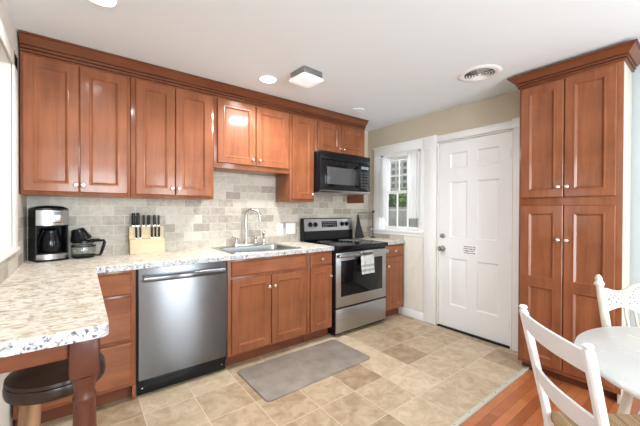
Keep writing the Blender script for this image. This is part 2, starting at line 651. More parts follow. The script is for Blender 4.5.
# window and door in the right wall
WY0, WY1, WZ0, WZ1 = -0.85, -0.24, 1.035, 2.0
DY0, DY1, DZ = -1.822, -1.066, 2.03
bm = B()
wall_holes(bm, 'x', XR, 0.13, -2.59, 0.0, -0.06, H, [(WY0, WY1, WZ0, WZ1), (DY0, DY1, 0.0, DZ)])
struct('wall_right', bm, M['wall_beige'], smooth=0)
bm = B()
wall_holes(bm, 'x', XR, 0.13, YB, -2.59, -0.06, H, [(-4.9, -3.6, 0.9, 2.0)])
struct('wall_dining', bm, plain('pale_blue_grey_paint', (0.50, 0.535, 0.55), 0.7), smooth=0)
bm = B()
wall_holes(bm, 'y', YB - 0.1, 0.1, -2.6, XR + 0.12, -0.06, H, [(1.68, 2.42, 0.0, 2.1), (-0.2, 1.1, 0.9, 2.1), (-2.2, -0.7, 0.9, 2.1)])
struct('wall_front', bm, M['wall_beige'], smooth=0)
bm = B()
wall_holes(bm, 'x', -2.6, 0.1, YB, 0.0, -0.06, H, [(-2.3, -0.5, 0.9, 2.05)])
struct('wall_far', bm, M['wall_white'], smooth=0)

# pass-through sill and end casing
bm = B()
box(bm, (-0.15, -1.85, 1.024), (0.02, -0.40, 1.046), 0.004)
box(bm, (-0.005, -0.52, 1.046), (0.010, -0.40, 2.18), 0.002)
box(bm, (-0.005, -1.85, 2.10), (0.010, -0.40, 2.18), 0.002)
struct('trim_1', bm, M['wall_white'])
# aluminium transition strip
bm = B()
prism(bm, [(YT + 0.004, 0.0), (YT + 0.004, 0.004), (YT - 0.014, 0.003), (YT - 0.018, 0.0), (YT - 0.019, -0.0115), (YT - 0.003, -0.014)], 'x', 0.0, 3.20)
for k in range(18):
    lathe(bm, [(0, 0.0005), (0.004, 0.0005), (0.003, 0.0018), (0, 0.002)], (0.09 + k * 0.18, YT - 0.006, 0.003), seg=8, mi=1)
struct('trim_2', bm, [M['alu'], M['dark_gap']])

# tile backsplash, three walls
bm = B()
box(bm, (0.0, -0.009, 0.905), (XR, 0.002, 1.70))
struct('wall_backsplash', bm, M['tile_back'], smooth=0)
bm = B()
box(bm, (-0.002, -1.84, 0.905), (0.009, -0.009, 1.024))
box(bm, (-0.002, -0.40, 1.024), (0.009, -0.009, 1.366))
struct('wall_backsplash_left', bm, M['tile_side'], smooth=0)
bm = B()
box(bm, (XR - 0.009, -0.62, 0.905), (XR + 0.002, -0.009, 0.965))
box(bm, (XR - 0.009, -0.10, 0.965), (XR + 0.002, -0.009, 1.40))
struct('wall_backsplash_right', bm, M['tile_side'], smooth=0)
# small shadowless brown strip beside the panel and the board under the window
bm = B()
box(bm, (XR - 0.006, -0.95, 0.09), (XR + 0.001, -0.625, 0.972))
panel_m = laminate('worn_ivory_board', [(0.33, 0.27, 0.20), (0.70, 0.67, 0.58), (0.74, 0.72, 0.65), (0.76, 0.75, 0.70)],
                   [0.16, 0.30, 0.5, 0.7], 4, 9, (0.66, 0.62, 0.54), 0.5, (1, 2.0, 0.7))
struct('wall_panel', bm, panel_m, smooth=0)
bm = B()
box(bm, (XR - 0.009, -0.962, 0.09), (XR + 0.001, -0.950, 0.975))
struct('trim_3', bm, M['jamb_brown'], smooth=0)
bm = B()
box(bm, (XR - 0.016, -0.905, 0.0), (XR + 0.001, -0.52, 0.088), 0.003)
struct('baseboard_right', bm, M['trim'])
bm = B()
box(bm, (-0.001, YB, 0.0 - 0.012), (0.014, -0.66, 0.10), 0.003)
struct('baseboard_left', bm, M['trim'])
bm = B()
box(bm, (XR - 0.014, YB, -0.012), (XR + 0.001, -2.62, 0.10), 0.003)
struct('baseboard_dining', bm, M['trim'])

# ------------------------------------------------------------------ window_1
X = XR
bm = B()
# casing: left board, head, stool, apron, jambs
box(bm, (X - 0.018, WY1 - 0.005, 1.037), (X + 0.001, -0.128, 2.0), 0.003)
box(bm, (X - 0.018, -0.896, 2.0), (X + 0.001, -0.128, 2.095), 0.003)
box(bm, (X - 0.026, -0.896, 2.095), (X + 0.001, -0.118, 2.115), 0.003)
box(bm, (X - 0.018, -0.905, 1.037), (X + 0.001, WY0 + 0.005, 2.0), 0.003)
box(bm, (X, WY1 - 0.03, WZ0), (X + 0.12, WY1, WZ1))
box(bm, (X, WY0, WZ0), (X + 0.12, WY0 + 0.03, WZ1))
box(bm, (X, WY0, WZ1 - 0.04), (X + 0.12, WY1, WZ1))
win = struct('window_1', bm, M['trim'])
bm = B()
box(bm, (X - 0.045, -0.905, 1.012), (X + 0.12, -0.10, 1.037), 0.004)
box(bm, (X - 0.018, -0.905, 0.972), (X + 0.001, -0.128, 1.012), 0.003)
mesh_obj('window_sill', bm, M['trim'], win)


def sash(x0, z0, z1, name):
    b = B()
    y0, y1 = WY0 + 0.03, WY1 - 0.03
    w = 0.035
    box(b, (x0, y0, z0), (x0 + 0.03, y0 + w, z1), 0.002)
    box(b, (x0, y1 - w, z0), (x0 + 0.03, y1, z1), 0.002)
    box(b, (x0, y0 + w, z0), (x0 + 0.03, y1 - w, z0 + w), 0.002)
    box(b, (x0, y0 + w, z1 - w), (x0 + 0.03, y1 - w, z1), 0.002)
    for k in (1, 2):
        yy = y0 + w + (y1 - y0 - 2 * w) * k / 3
        box(b, (x0 + 0.004, yy - 0.005, z0 + w), (x0 + 0.026, yy + 0.005, z1 - w))
    zz = (z0 + z1) / 2
    box(b, (x0 + 0.005, y0 + w, zz - 0.005), (x0 + 0.025, y1 - w, zz + 0.005))
    s = mesh_obj(name, b, M['trim'], win)
    g = B()
    box(g, (x0 + 0.013, y0 + w - 0.005, z0 + w - 0.005), (x0 + 0.016, y1 - w + 0.005, z1 - w + 0.005))
    mesh_obj('pane', g, M['glass'], s, smooth=0)


sash(X + 0.045, WZ0 + 0.005, 1.53, 'sash')
sash(X + 0.080, 1.50, WZ1 - 0.04, 'sash')

# curtains on a thin rod
bm = B()
tube(bm, [(X - 0.015, WY0 - 0.0, 1.955), (X - 0.015, WY1 + 0.0, 1.955)], 0.006, 8)
for yy in (WY0 + 0.004, WY1 - 0.004):
    lathe(bm, [(0.009, 0), (0.011, 0.01), (0.007, 0.02), (0, 0.022)], (X - 0.015, yy, 1.955), (0, -1 if yy < -0.5 else 1, 0), 10)
    box(bm, (X - 0.018, yy - 0.006, 1.945), (X + 0.03, yy + 0.006, 1.965))
tag(mesh_obj('curtain_rod', bm, M['trim']), 'thin white curtain rod across the top of the kitchen window', 'curtain rod')


def curtain(y0, y1, zb, label, skew):
    b = B()
    nx, nz = 48, 14
    g = []
    for i in range(nx + 1):
        row = []
        for j in range(nz + 1):
            t, s = i / nx, j / nz
            z = 1.975 - s * (1.975 - zb)
            yy = y0 + (y1 - y0) * t + skew * (s ** 1.5) * (t if skew > 0 else t) * 0.5
            amp = 0.010 + 0.006 * s
            xx = X - 0.017 + amp * math.sin(t * PI * 9 + 0.4 * math.sin(s * 3)) + 0.003 * math.sin(t * 40)
            if abs(s - 0.07) < 0.04:
                xx = X - 0.017 + 0.6 * (xx - X + 0.017)
            row.append(b.verts.new((xx, yy, z)))
        g.append(row)
    for i in range(nx):
        for j in range(nz):
            b.faces.new((g[i][j], g[i + 1][j], g[i + 1][j + 1], g[i][j + 1]))
    bmesh.ops.solidify(b, geom=b.faces[:], thickness=0.0012)
    o = mesh_obj('curtain', b, M['sheer'], smooth=80)
    return tag(o, label, 'curtain', 'white kitchen window curtains')


curtain(-0.235, -0.375, 1.185, 'narrow white sheer curtain panel beside the black microwave end of the kitchen window', 0)
curtain(-0.665, -0.852, 1.185, 'wider white sheer curtain panel at the door side of the kitchen window', 0.0)

# ------------------------------------------------------------------ door_1 and its casing
bm = B()
box(bm, (X - 0.019, -1.056, 0.0), (X + 0.001, -0.905, 1.985), 0.003)
box(bm, (X - 0.026, -1.062, 1.985), (X + 0.001, -0.897, 2.118), 0.004)
box(bm, (X - 0.019, -1.99, 0.0), (X + 0.001, -1.832, 2.03), 0.003)
box(bm, (X - 0.026, -1.99, 2.03), (X + 0.001, -1.826, 2.118), 0.004)
box(bm, (X - 0.019, -1.826, 2.035), (X + 0.001, -1.062, 2.105), 0.003)
box(bm, (X + 0.0, DY1 - 0.012, 0), (X + 0.12, DY1, DZ))
box(bm, (X + 0.0, DY0, 0), (X + 0.12, DY0 + 0.012, DZ))
box(bm, (X + 0.0, DY0, DZ - 0.010), (X + 0.12, DY1, DZ))
struct('door_casing', bm, M['trim'])
bm = B()
box(bm, (X - 0.012, DY0 + 0.01, 0.0), (X + 0.10, DY1 - 0.01, 0.016))
struct('trim_4', bm, M['dark_gap'], smooth=0)


def paneled_face(b, u0, u1, z0, z1, holes, P, depth, bev, raise_in=0.0, raise_w=0.03, mi=0, bead=0.0):
    """front face with rectangular sunk panels. P(u,z,d) gives a point at depth d behind the front"""
    us = sorted({u0, u1, *[h[0] for h in holes], *[h[1] for h in holes]})
    zs = sorted({z0, z1, *[h[2] for h in holes], *[h[3] for h in holes]})
    vc = {}

    def V(u, z):
        if (u, z) not in vc:
            vc[u, z] = b.verts.new(P(u, z, 0))
        return vc[u, z]
    for i in range(len(us) - 1):
        for j in range(len(zs) - 1):
            uc, zc = (us[i] + us[i + 1]) / 2, (zs[j] + zs[j + 1]) / 2
            if any(h[0] < uc < h[1] and h[2] < zc < h[3] for h in holes):
                continue
            f = b.faces.new((V(us[i], zs[j]), V(us[i + 1], zs[j]), V(us[i + 1], zs[j + 1]), V(us[i], zs[j + 1])))
            f.material_index = mi
    for (a, c, e, g) in holes:
        rings = [(0, 0), (bev, depth)]
        if bead:
            rings = [(0, 0), (0.0015, -bead * 0.8), (0.0045, -bead), (0.008, -bead * 0.8), (bev, depth)]
        if raise_in:
            rings += [(bev + 0.006, depth), (bev + 0.006 + raise_w, depth - raise_in)]
        prev = None
        for k, (o, d) in enumerate(rings):
            cs = [(a + o, e + o), (c - o, e + o), (c - o, g - o), (a + o, g - o)]
            ring = [b.verts.new(P(u, z, d)) for u, z in cs]
            if prev:
                for q in range(4):
                    b.faces.new((prev[q], prev[(q + 1) % 4], ring[(q + 1) % 4], ring[q])).material_index = mi
            prev = ring
        b.faces.new(prev).material_index = mi


bm = B()
xf = X + 0.012
d0, d1 = DY0 + 0.015, DY1 - 0.015
ho = []
for (ya, yb) in ((-1.395, -1.205), (-1.705, -1.495)):
    ho += [(ya, yb, 1.73, 1.895), (ya, yb, 0.985, 1.585), (ya, yb, 0.262, 0.765)]
paneled_face(bm, d0, d1, 0.018, DZ - 0.014, ho, lambda u, z, d: (xf + d, u, z), 0.012, 0.014, 0.008, 0.028)
box(bm, (xf + 0.014, d0, 0.018), (xf + 0.042, d1, DZ - 0.014))
for (a, c) in (((d0, 0.018), (d1, 0.018)), ((d0, DZ - 0.014), (d1, DZ - 0.014)), ((d0, 0.018), (d0, DZ - 0.014)), ((d1, 0.018), (d1, DZ - 0.014))):
    vs = [bm.verts.new((xx, p[0], p[1])) for xx, p in ((xf, a), (xf, c), (xf + 0.015, c), (xf + 0.015, a))]
    bm.faces.new(vs)
door = struct('door_1', bm, M['door_white'], smooth=25)
bm = B()
lathe(bm, [(0.032, 0), (0.032, 0.006), (0.014, 0.010), (0.012, 0.035), (0.024, 0.045), (0.029, 0.058), (0.024, 0.068), (0, 0.071)],
      (xf, -1.128, 0.862), (-1, 0, 0), 20)
mesh_obj('door_knob', bm, M['chrome'], door, label='brushed metal door knob')
bm = B()
lathe(bm, [(0.029, 0), (0.029, 0.010), (0.024, 0.016), (0, 0.017)], (xf, -1.128, 1.000), (-1, 0, 0), 20)
box(bm, (xf - 0.030, -1.150, 0.994), (xf - 0.014, -1.106, 1.006), 0.002)
mesh_obj('deadbolt', bm, M['chrome'], door, label='metal deadbolt with thumb turn')
for zz in (0.20, 0.93, 1.80):
    bm = B()
    lathe(bm, [(0.006, -0.045), (0.006, 0.045)], (xf - 0.004, d0 - 0.004, zz), (0, 0, 1), 10)
    mesh_obj('hinge', bm, M['chrome'], door)

# small notice stuck on the door: card with rows of tiny unreadable print
bm = B()
box(bm, (xf - 0.0015, -1.500, 0.822), (xf, -1.352, 0.920))
sign = mesh_obj('door_sign', bm, M['sign_white'])
tag(sign, 'small white notice card with rows of black print stuck on the white door', 'sign')
bm = B()
rs = random.Random(3)
for r_ in range(4):
    y = -1.362
    zt = 0.911 - r_ * 0.022
    while y > -1.475:
        w = rs.uniform(0.004, 0.011)
        h = rs.uniform(0.009, 0.014)
        box(bm, (xf - 0.0022, y - w, zt - h), (xf - 0.0015, y, zt))
        y -= w + rs.uniform(0.003, 0.006)
mesh_obj('print', bm, M['ink'], sign, smooth=0)

# ------------------------------------------------------------------ cabinets


def door_mesh(w, h, t=0.020, stile=0.052, splits=(), rail=0.06):
    """door with sunk bevelled panels; local x 0..w, z 0..h, back y=0, front y=-t"""
    b = B()
    hs = []
    z = stile
    for s in list(splits) + [None]:
        top = (s - rail / 2) if s is not None else h - stile
        hs.append((stile, w - stile, z, top))
        if s is not None:
            z = s + rail / 2
    c = 0.004
    paneled_face(b, c, w - c, c, h - c, hs, lambda u, zz, d: (u, -t + d, zz), 0.010, 0.021, bead=0.003)
    # chamfered rim, sides and back
    loops = [[(c, -t, c), (w - c, -t, c), (w - c, -t, h - c), (c, -t, h - c)],
             [(0, -t + c, 0), (w, -t + c, 0), (w, -t + c, h), (0, -t + c, h)],
             [(0, 0, 0), (w, 0, 0), (w, 0, h), (0, 0, h)]]
    vs = [[b.verts.new(p) for p in l] for l in loops]
    for a, d in zip(vs, vs[1:]):
        for k in range(4):
            b.faces.new((a[k], a[(k + 1) % 4], d[(k + 1) % 4], d[k]))
    b.faces.new(vs[-1])
    bmesh.ops.remove_doubles(b, verts=b.verts[:], dist=1e-5)
    return b


def drawer_mesh(w, h, t=0.020, ch=0.012):
    b = B()
    loops = [[(ch, -t, ch), (w - ch, -t, ch), (w - ch, -t, h - ch), (ch, -t, h - ch)],
             [(0, -t + 0.007, 0), (w, -t + 0.007, 0), (w, -t + 0.007, h), (0, -t + 0.007, h)],
             [(0, 0, 0), (w, 0, 0), (w, 0, h), (0, 0, h)]]
    vs = [[b.verts.new(p) for p in l] for l in loops]
    b.faces.new(vs[0])
    for a, d in zip(vs, vs[1:]):
        for k in range(4):
            b.faces.new((a[k], a[(k + 1) % 4], d[(k + 1) % 4], d[k]))
    b.faces.new(vs[-1])
    return b


def knob(parent, x, y, z):
    b = B()
    lathe(b, [(0.008, 0), (0.006, 0.004), (0.006, 0.012), (0.0145, 0.017), (0.0155, 0.022), (0.011, 0.027), (0, 0.029)], (x, y, z), (0, -1, 0), 16)
    mesh_obj('knob', b, M['nickel'], parent)


def add_door(root, x0, x1, z0, z1, yf, knobs=(), splits=(), mat='wood_v'):
    b = door_mesh(x1 - x0, z1 - z0, splits=[s - z0 for s in splits])
    d = mesh_obj('door', b, M[mat], root, smooth=20)
    d.location = (x0, yf, z0)
    for kx, kz in knobs:
        knob(d, kx - x0, -0.020, kz - z0)
    return d


def add_drawer(root, x0, x1, z0, z1, yf, knobs=()):
    d = mesh_obj('drawer', drawer_mesh(x1 - x0, z1 - z0), M['wood_h'], root, smooth=20)
    d.location = (x0, yf, z0)
    for kx, kz in knobs:
        knob(d, kx - x0, -0.020, kz - z0)
    return d


def upper(x0, x1, z0, z1, label, doors, extra=None):
    """wall cabinet; doors: list of (xa,xb,za,zb,knobs) in room coordinates"""
    t = thing('wall_cabinet', label, 'cabinet', (x0, -0.009, z0), 0, 'cherry wall cabinets')
    w, h = x1 - x0, z1 - z0
    fy = -0.305 + 0.009
    b = B()
    box(b, (0.001, fy + 0.018, 0.0), (w - 0.001, -0.001, h), 0.0015)
    mesh_obj('carcass', b, M['wood_v'], t)
    b = B()
    box(b, (0.001, fy, 0.0), (w - 0.001, fy + 0.018, h), 0.0015)
    mesh_obj('face_frame', b, M['wood_v'], t)
    if extra:
        extra(t)
    for xa, xb, za, zb, ks in doors:
        add_door(t, xa - x0, xb - x0, za - z0, zb - z0, fy - 0.001, [(kx - x0, kz - z0) for kx, kz in ks])
    return t


UZ = 1.366
UT = 2.268
DT = 2.250
upper(0.009, 0.605, UZ, UT, 'tall cherry two-door wall cabinet over the coffee maker, against the white opening wall',
      [(0.022, 0.300, 1.390, DT, [(0.283, 1.440)]), (0.306, 0.583, 1.390, DT, [(0.324, 1.440)])])
upper(0.606, 1.225, UZ, UT, 'tall cherry two-door wall cabinet over the knife block and dishwasher',
      [(0.637, 0.909, 1.390, DT, [(0.887, 1.445)]), (0.915, 1.203, 1.390, DT, [(0.938, 1.445)])])
upper(1.226, 1.999, 1.645, UT, 'short wide cherry two-door wall cabinet above the sink',
      [(1.252, 1.611, 1.690, DT, [(1.580, 1.745)]), (1.619, 1.975, 1.690, DT, [(1.650, 1.745)])])
upper(2.000, 2.308, UZ, UT, 'narrow single-door cherry wall cabinet beside the black microwave',
      [(2.022, 2.290, 1.390, DT, [(2.268, 1.440)])])


def end_panel(t):
    b = B()
    box(b, (0.755, -0.295, -0.544), (0.771, -0.003, 0.0), 0.001)
    mesh_obj('end_panel', b, M['wood_v'], t)


upper(2.309, 3.080, 1.912, UT, 'small cherry two-door wall cabinet directly above the black microwave',
      [(2.352, 2.683, 1.932, DT, [(2.655, 1.975)]), (2.690, 3.062, 1.932, DT, [(2.718, 1.975)])], end_panel)

# crown moulding: profile (outward, height) swept over stations
CROWN = [(0.0, 0.0), (0.012, 0.0), (0.012, 0.011), (0.003, 0.013), (0.003, 0.018), (0.021, 0.020), (0.021, 0.031), (0.012, 0.034), (0.012, 0.039),
         (0.027, 0.041), (0.036, 0.054), (0.058, 0.084), (0.058, 0.088), (0.070, 0.089), (0.070, 0.100), (0.0, 0.100)]


def crown(stations, z, name, mat, parent=None, hs=1.0):
    """stations: list of functions d -> (x,y)"""
    b = B()
    secs = [[(*st(d), z + h * hs) for d, h in CROWN] for st in stations]
    loft(b, secs)
    return mesh_obj(name, b, mat, parent, smooth=20)


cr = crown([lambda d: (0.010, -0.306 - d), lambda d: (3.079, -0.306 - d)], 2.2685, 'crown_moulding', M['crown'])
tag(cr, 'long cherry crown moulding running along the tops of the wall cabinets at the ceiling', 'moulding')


def base_cab(x0, x1, label, doors=(), drawers=(), full_left=False):
    t = thing('base_cabinet', label, 'cabinet', (x0, 0, 0), 0, 'cherry base cabinets')
    w = x1 - x0
    b = B()
    box(b, (0.001, -0.592, 0.10), (0.017, -0.012, 0.876))
    box(b, (w - 0.017, -0.592, 0.10), (w - 0.001, -0.012, 0.876))
    box(b, (0.017, -0.024, 0.10), (w - 0.017, -0.012, 0.876))
    box(b, (0.017, -0.592, 0.10), (w - 0.017, -0.024, 0.118))
    mesh_obj('carcass', b, M['wood_v'], t, smooth=0)
    b = B()
    box(b, (0.001, -0.610, 0.10), (w - 0.001, -0.592, 0.876), 0.0015)
    if full_left:
        box(b, (w - 0.022, -0.610, 0.001), (w - 0.001, -0.59, 0.10))
    mesh_obj('face_frame', b, M['wood_v'], t)
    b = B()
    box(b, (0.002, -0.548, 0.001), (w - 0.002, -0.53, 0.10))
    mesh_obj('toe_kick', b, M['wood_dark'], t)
    for xa, xb, za, zb, ks in drawers:
        add_drawer(t, xa - x0, xb - x0, za, zb, -0.611, [(kx - x0, kz) for kx, kz in ks])
    for xa, xb, za, zb, ks in doors:
        add_door(t, xa - x0, xb - x0, za, zb, -0.611, [(kx - x0, kz) for kx, kz in ks])
    return t


base_cab(0.012, 0.603, 'cherry three-drawer base cabinet between the breakfast bar and the dishwasher',
         drawers=[(0.03, 0.578, 0.712, 0.858, [(0.30, 0.785)]), (0.03, 0.578, 0.412, 0.696, [(0.30, 0.55)]), (0.03, 0.578, 0.118, 0.396, [(0.30, 0.257)])],
         full_left=True)
base_cab(1.232, 2.005, 'wide cherry sink base cabinet with two doors under one false drawer front',
         drawers=[(1.262, 1.978, 0.735, 0.858, [])],
         doors=[(1.262, 1.613, 0.118, 0.715, [(1.590, 0.62)]), (1.620, 1.985, 0.118, 0.715, [(1.645, 0.62)])])
base_cab(2.006, 2.312, 'narrow cherry base cabinet left of the stove, one drawer over one door',
         drawers=[(2.036, 2.298, 0.745, 0.858, [(2.165, 0.800)])],
         doors=[(2.036, 2.298, 0.112, 0.727, [(2.270, 0.625)])])
base_cab(3.081, 3.4475, 'cherry base cabinet between the stove and the window wall, one drawer over one door',
         drawers=[(3.112, 3.430, 0.745, 0.858, [(3.262, 0.798)])],
         doors=[(3.112, 3.430, 0.112, 0.727, [(3.137, 0.625)])])

# tall pantry cabinet
PX = 3.132
PW = 0.608
pan = thing('pantry_cabinet', 'tall floor-to-ceiling cherry pantry cabinet with four doors beside the white door', 'cabinet', (PX, -1.994, 0), R(-90))
bm = B()
box(bm, (0.0, 0.018, 0.06), (PW - 0.02, XR - PX - 0.022, 2.285), 0.0015)
mesh_obj('carcass', bm, M['wood_v'], pan)
bm = B()
box(bm, (PW - 0.0195, 0.019, -0.011), (PW - 0.001, XR - PX - 0.022, 2.285), 0.001)
mesh_obj('side_panel', bm, plain('cream_panel_paint', (0.56, 0.53, 0.46), 0.6), pan, label='cream painted side panel')
bm = B()
box(bm, (0.0, 0.0, 0.06), (PW, 0.018, 2.285), 0.0015)
mesh_obj('face_frame', bm, M['wood_v'], pan)
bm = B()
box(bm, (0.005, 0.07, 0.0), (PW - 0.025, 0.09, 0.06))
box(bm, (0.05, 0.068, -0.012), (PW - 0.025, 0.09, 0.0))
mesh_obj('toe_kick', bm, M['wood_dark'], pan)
for xa, xb, kx in ((0.018, 0.294, 0.266), (0.300, 0.577, 0.318)):
    add_door(pan, xa, xb, 1.378, 2.245, -0.001, [(kx, 1.452)])
    add_door(pan, xa, xb, 0.092, 1.315, -0.001, [(kx, 1.060)], splits=[0.722])
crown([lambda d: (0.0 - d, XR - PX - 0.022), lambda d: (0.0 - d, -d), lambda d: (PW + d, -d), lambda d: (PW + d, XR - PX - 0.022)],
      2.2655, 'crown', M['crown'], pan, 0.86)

# ------------------------------------------------------------------ countertops
CT, CB = 0.915, 0.877


def rounded(poly, rad, n=6):
    """polygon with some rounded corners; rad: dict index->radius"""
    out = []
    N_ = len(poly)
    for i, p in enumerate(poly):
        if i not in rad:
            out.append(p)
            continue
        p = Vector((*p, 0))
        a = (Vector((*poly[i - 1], 0)) - p).normalized()
        b = (Vector((*poly[(i + 1) % N_], 0)) - p).normalized()
        r = rad[i]
        A, Cc = p + a * r, p + b * r
        O = p + (a + b) * r
        a0 = math.atan2(A.y - O.y, A.x - O.x)
        a1 = math.atan2(Cc.y - O.y, Cc.x - O.x)
        da = (a1 - a0 + PI) % (2 * PI) - PI
        for k in range(n + 1):
            out.append((O.x + r * math.cos(a0 + da * k / n), O.y + r * math.sin(a0 + da * k / n)))
    return out


def counter(name, poly, hole=None, label='', parent=None):
    """slab: top and bottom faces use material 0; vertical edge is its own part"""
    b = B()
    e = 0.0025

    def inset(pl, d):
        n = len(pl)
        res = []
        for i in range(n):
            p0, p1, p2 = (Vector(pl[i - 1]), Vector(pl[i]), Vector(pl[(i + 1) % n]))
            n1 = Vector((-(p1 - p0).y, (p1 - p0).x)).normalized()
            n2 = Vector((-(p2 - p1).y, (p2 - p1).x)).normalized()
            bis = (n1 + n2)
            bis = bis / max(0.2, bis.dot(n1))
            res.append(tuple(p1 + bis * d))
        return res
    inner = inset(poly, e)
    top = [b.verts.new((*p, CT)) for p in inner]
    mid = [b.verts.new((*p, CT - 0.0022)) for p in poly]
    n = len(poly)
    for i in range(n):
        b.faces.new((mid[i], mid[(i + 1) % n], top[(i + 1) % n], top[i]))
    if hole:
        x0, y0, x1, y1 = hole
        hv = [b.verts.new((*p, CT)) for p in ((x0, y0), (x1, y0), (x1, y1), (x0, y1))]
        edges = [b.edges.new((top[i], top[(i + 1) % n])) if not b.edges.get((top[i], top[(i + 1) % n])) else b.edges.get((top[i], top[(i + 1) % n])) for i in range(n)]
        edges += [b.edges.new((hv[i], hv[(i + 1) % 4])) for i in range(4)]
        bmesh.ops.triangle_fill(b, use_beauty=True, edges=edges)
    else:
        b.faces.new(top)
    o = mesh_obj(name, b, M['counter'], smooth=0)
    tag(o, label, 'countertop')
    b = B()
    lo = [b.verts.new((*p, CB)) for p in poly]
    hi = [b.verts.new((*p, CT - 0.0022)) for p in poly]
    for i in range(n):
        b.faces.new((lo[i], lo[(i + 1) % n], hi[(i + 1) % n], hi[i]))
    mesh_obj('edge_band', b, M['counter_edge'], o, smooth=30, label='edge band with dark specks, cooler light put into its white colour')
    b = B()
    lo = [b.verts.new((*p, CB)) for p in poly]
    if hole:
        hv = [b.verts.new((*p, CB)) for p in ((x0, y0), (x1, y0), (x1, y1), (x0, y1))]
        edges = [b.edges.new((lo[i], lo[(i + 1) % n])) for i in range(n)] + [b.edges.new((hv[i], hv[(i + 1) % 4])) for i in range(4)]
        bmesh.ops.triangle_fill(b, use_beauty=True, edges=edges)
    else:
        b.faces.new(lo)
    mesh_obj('underside', b, M['granite_sub'], o, smooth=0)
    return o


XI, YP = 0.383, -1.842
poly = rounded([(0.009, -0.009), (0.009, YP), (XI, YP), (XI, -0.640), (2.313, -0.640), (2.313, -0.009)], {2: 0.030, 3: 0.012})
SK = (1.305, -0.575, 1.945, -0.125)
counter('countertop', poly, SK, 'cream stone-look L-shaped countertop with breakfast bar and sink cutout')
counter('countertop', [(3.080, -0.640), (3.448, -0.640), (3.448, -0.010), (3.080, -0.010)], None,
        'short piece of cream countertop in the corner between the stove and the window wall')

# breakfast bar support: turned leg with aprons
bar = thing('bar_support', 'reddish-brown turned post and apron carrying the end of the breakfast bar', 'table leg', (0.322, -1.795, 0))
bm = B()
box(bm, (-0.039, -0.022, 0.752), (0.039, 0.056, 0.8765), 0.011, 2)
lathe(bm, [(0.037, 0.753), (0.036, 0.744), (0.031, 0.730), (0.0275, 0.712), (0.0265, 0.692), (0.0305, 0.686), (0.0315, 0.680), (0.0295, 0.674), (0.0285, 0.666),
           (0.029, 0.640), (0.033, 0.52), (0.0345, 0.42), (0.032, 0.30), (0.025, 0.17), (0.023, 0.14), (0.029, 0.130), (0.029, 0.115),
           (0.022, 0.105), (0.028, 0.06), (0.024, 0.02), (0.016, -0.0)], (0, 0.017, 0), seg=28)
mesh_obj('leg', bm, M['leg_wood'], bar, smooth=40)
bm = B()
box(bm, (-0.310, 0.003, 0.815), (-0.040, 0.022, 0.8765), 0.002)
box(bm, (-0.002, 0.057, 0.815), (0.016, 1.155, 0.8765), 0.002)
mesh_obj('apron', bm, M['crown'], bar)

# stool under the bar
st = thing('bar_stool', 'round bar stool with dark brown padded seat and light wooden legs under the breakfast bar', 'stool', (0.242, -1.440, 0))
st.scale = (1.05, 1.05, 1.0)
bm = B()
lathe(bm, [(0.0, 0.600), (0.134, 0.600), (0.141, 0.604), (0.1435, 0.615), (0.1435, 0.634), (0.141, 0.643), (0.138, 0.645), (0.142, 0.649), (0.140, 0.660),
           (0.115, 0.672), (0.06, 0.679), (0, 0.680)], seg=40)
mesh_obj('seat', bm, M['leather'], st, smooth=40)
for k in range(4):
    a = R(45 + 90 * k + 12)
    bm = B()
    c, s = math.cos(a), math.sin(a)
    tube(bm, [(0.098 * c, 0.098 * s, 0.600), (0.108 * c, 0.108 * s, 0.52), (0.135 * c, 0.135 * s, 0.25), (0.160 * c, 0.160 * s, 0.0)],
         [0.017, 0.019, 0.019, 0.014], 12)
    mesh_obj('leg', bm, M['stool_leg'], st, smooth=60)
bm = B()
pts = [(0.134 * math.cos(2 * PI * k / 32), 0.134 * math.sin(2 * PI * k / 32), 0.25) for k in range(33)]
tube(bm, pts, 0.008, 8)
mesh_obj('foot_ring', bm, M['stool_leg'], st)

# ------------------------------------------------------------------ sink, faucet
sk = thing('kitchen_sink', 'stainless steel drop-in sink set in the countertop below the gooseneck faucet', 'sink', (1.625, -0.31, 0.915))
bm = B()
ox0, oy0, ox1, oy1 = -0.345, -0.285, 0.345, 0.255
ix0, iy0, ix1, iy1 = -0.305, -0.255, 0.305, 0.165


def rr(x0, y0, x1, y1, r, z, n=5):
    return [(*p, z) for p in rounded([(x0, y0), (x1, y0), (x1, y1), (x0, y1)], {0: r, 1: r, 2: r, 3: r}, n)]


loops = [rr(ox0, oy0, ox1, oy1, 0.03, 0.0003), rr(ox0 + 0.004, oy0 + 0.004, ox1 - 0.004, oy1 - 0.004, 0.03, 0.006),
         rr(ix0 - 0.006, iy0 - 0.006, ix1 + 0.006, iy1 + 0.006, 0.05, 0.005), rr(ix0, iy0, ix1, iy1, 0.05, 0.0), rr(ix0 + 0.01, iy0 + 0.01, ix1 - 0.01, iy1 - 0.01, 0.05, -0.15),
         rr(ix0 + 0.035, iy0 + 0.035, ix1 - 0.035, iy1 - 0.035, 0.045, -0.175)]
vs = [[bm.verts.new(p) for p in l] for l in loops]
for a, b_ in zip(vs, vs[1:]):
    n = len(a)
    for k in range(n):
        bm.faces.new((a[k], a[(k + 1) % n], b_[(k + 1) % n], b_[k]))
bm.faces.new(vs[-1])
mesh_obj('basin', bm, M['sink'], sk, smooth=40)
bm = B()
lathe(bm, [(0.0, -0.172), (0.030, -0.172), (0.042, -0.174), (0.042, -0.1755)], (0, -0.04, 0), seg=20)
mesh_obj('drain', bm, M['chrome'], sk)

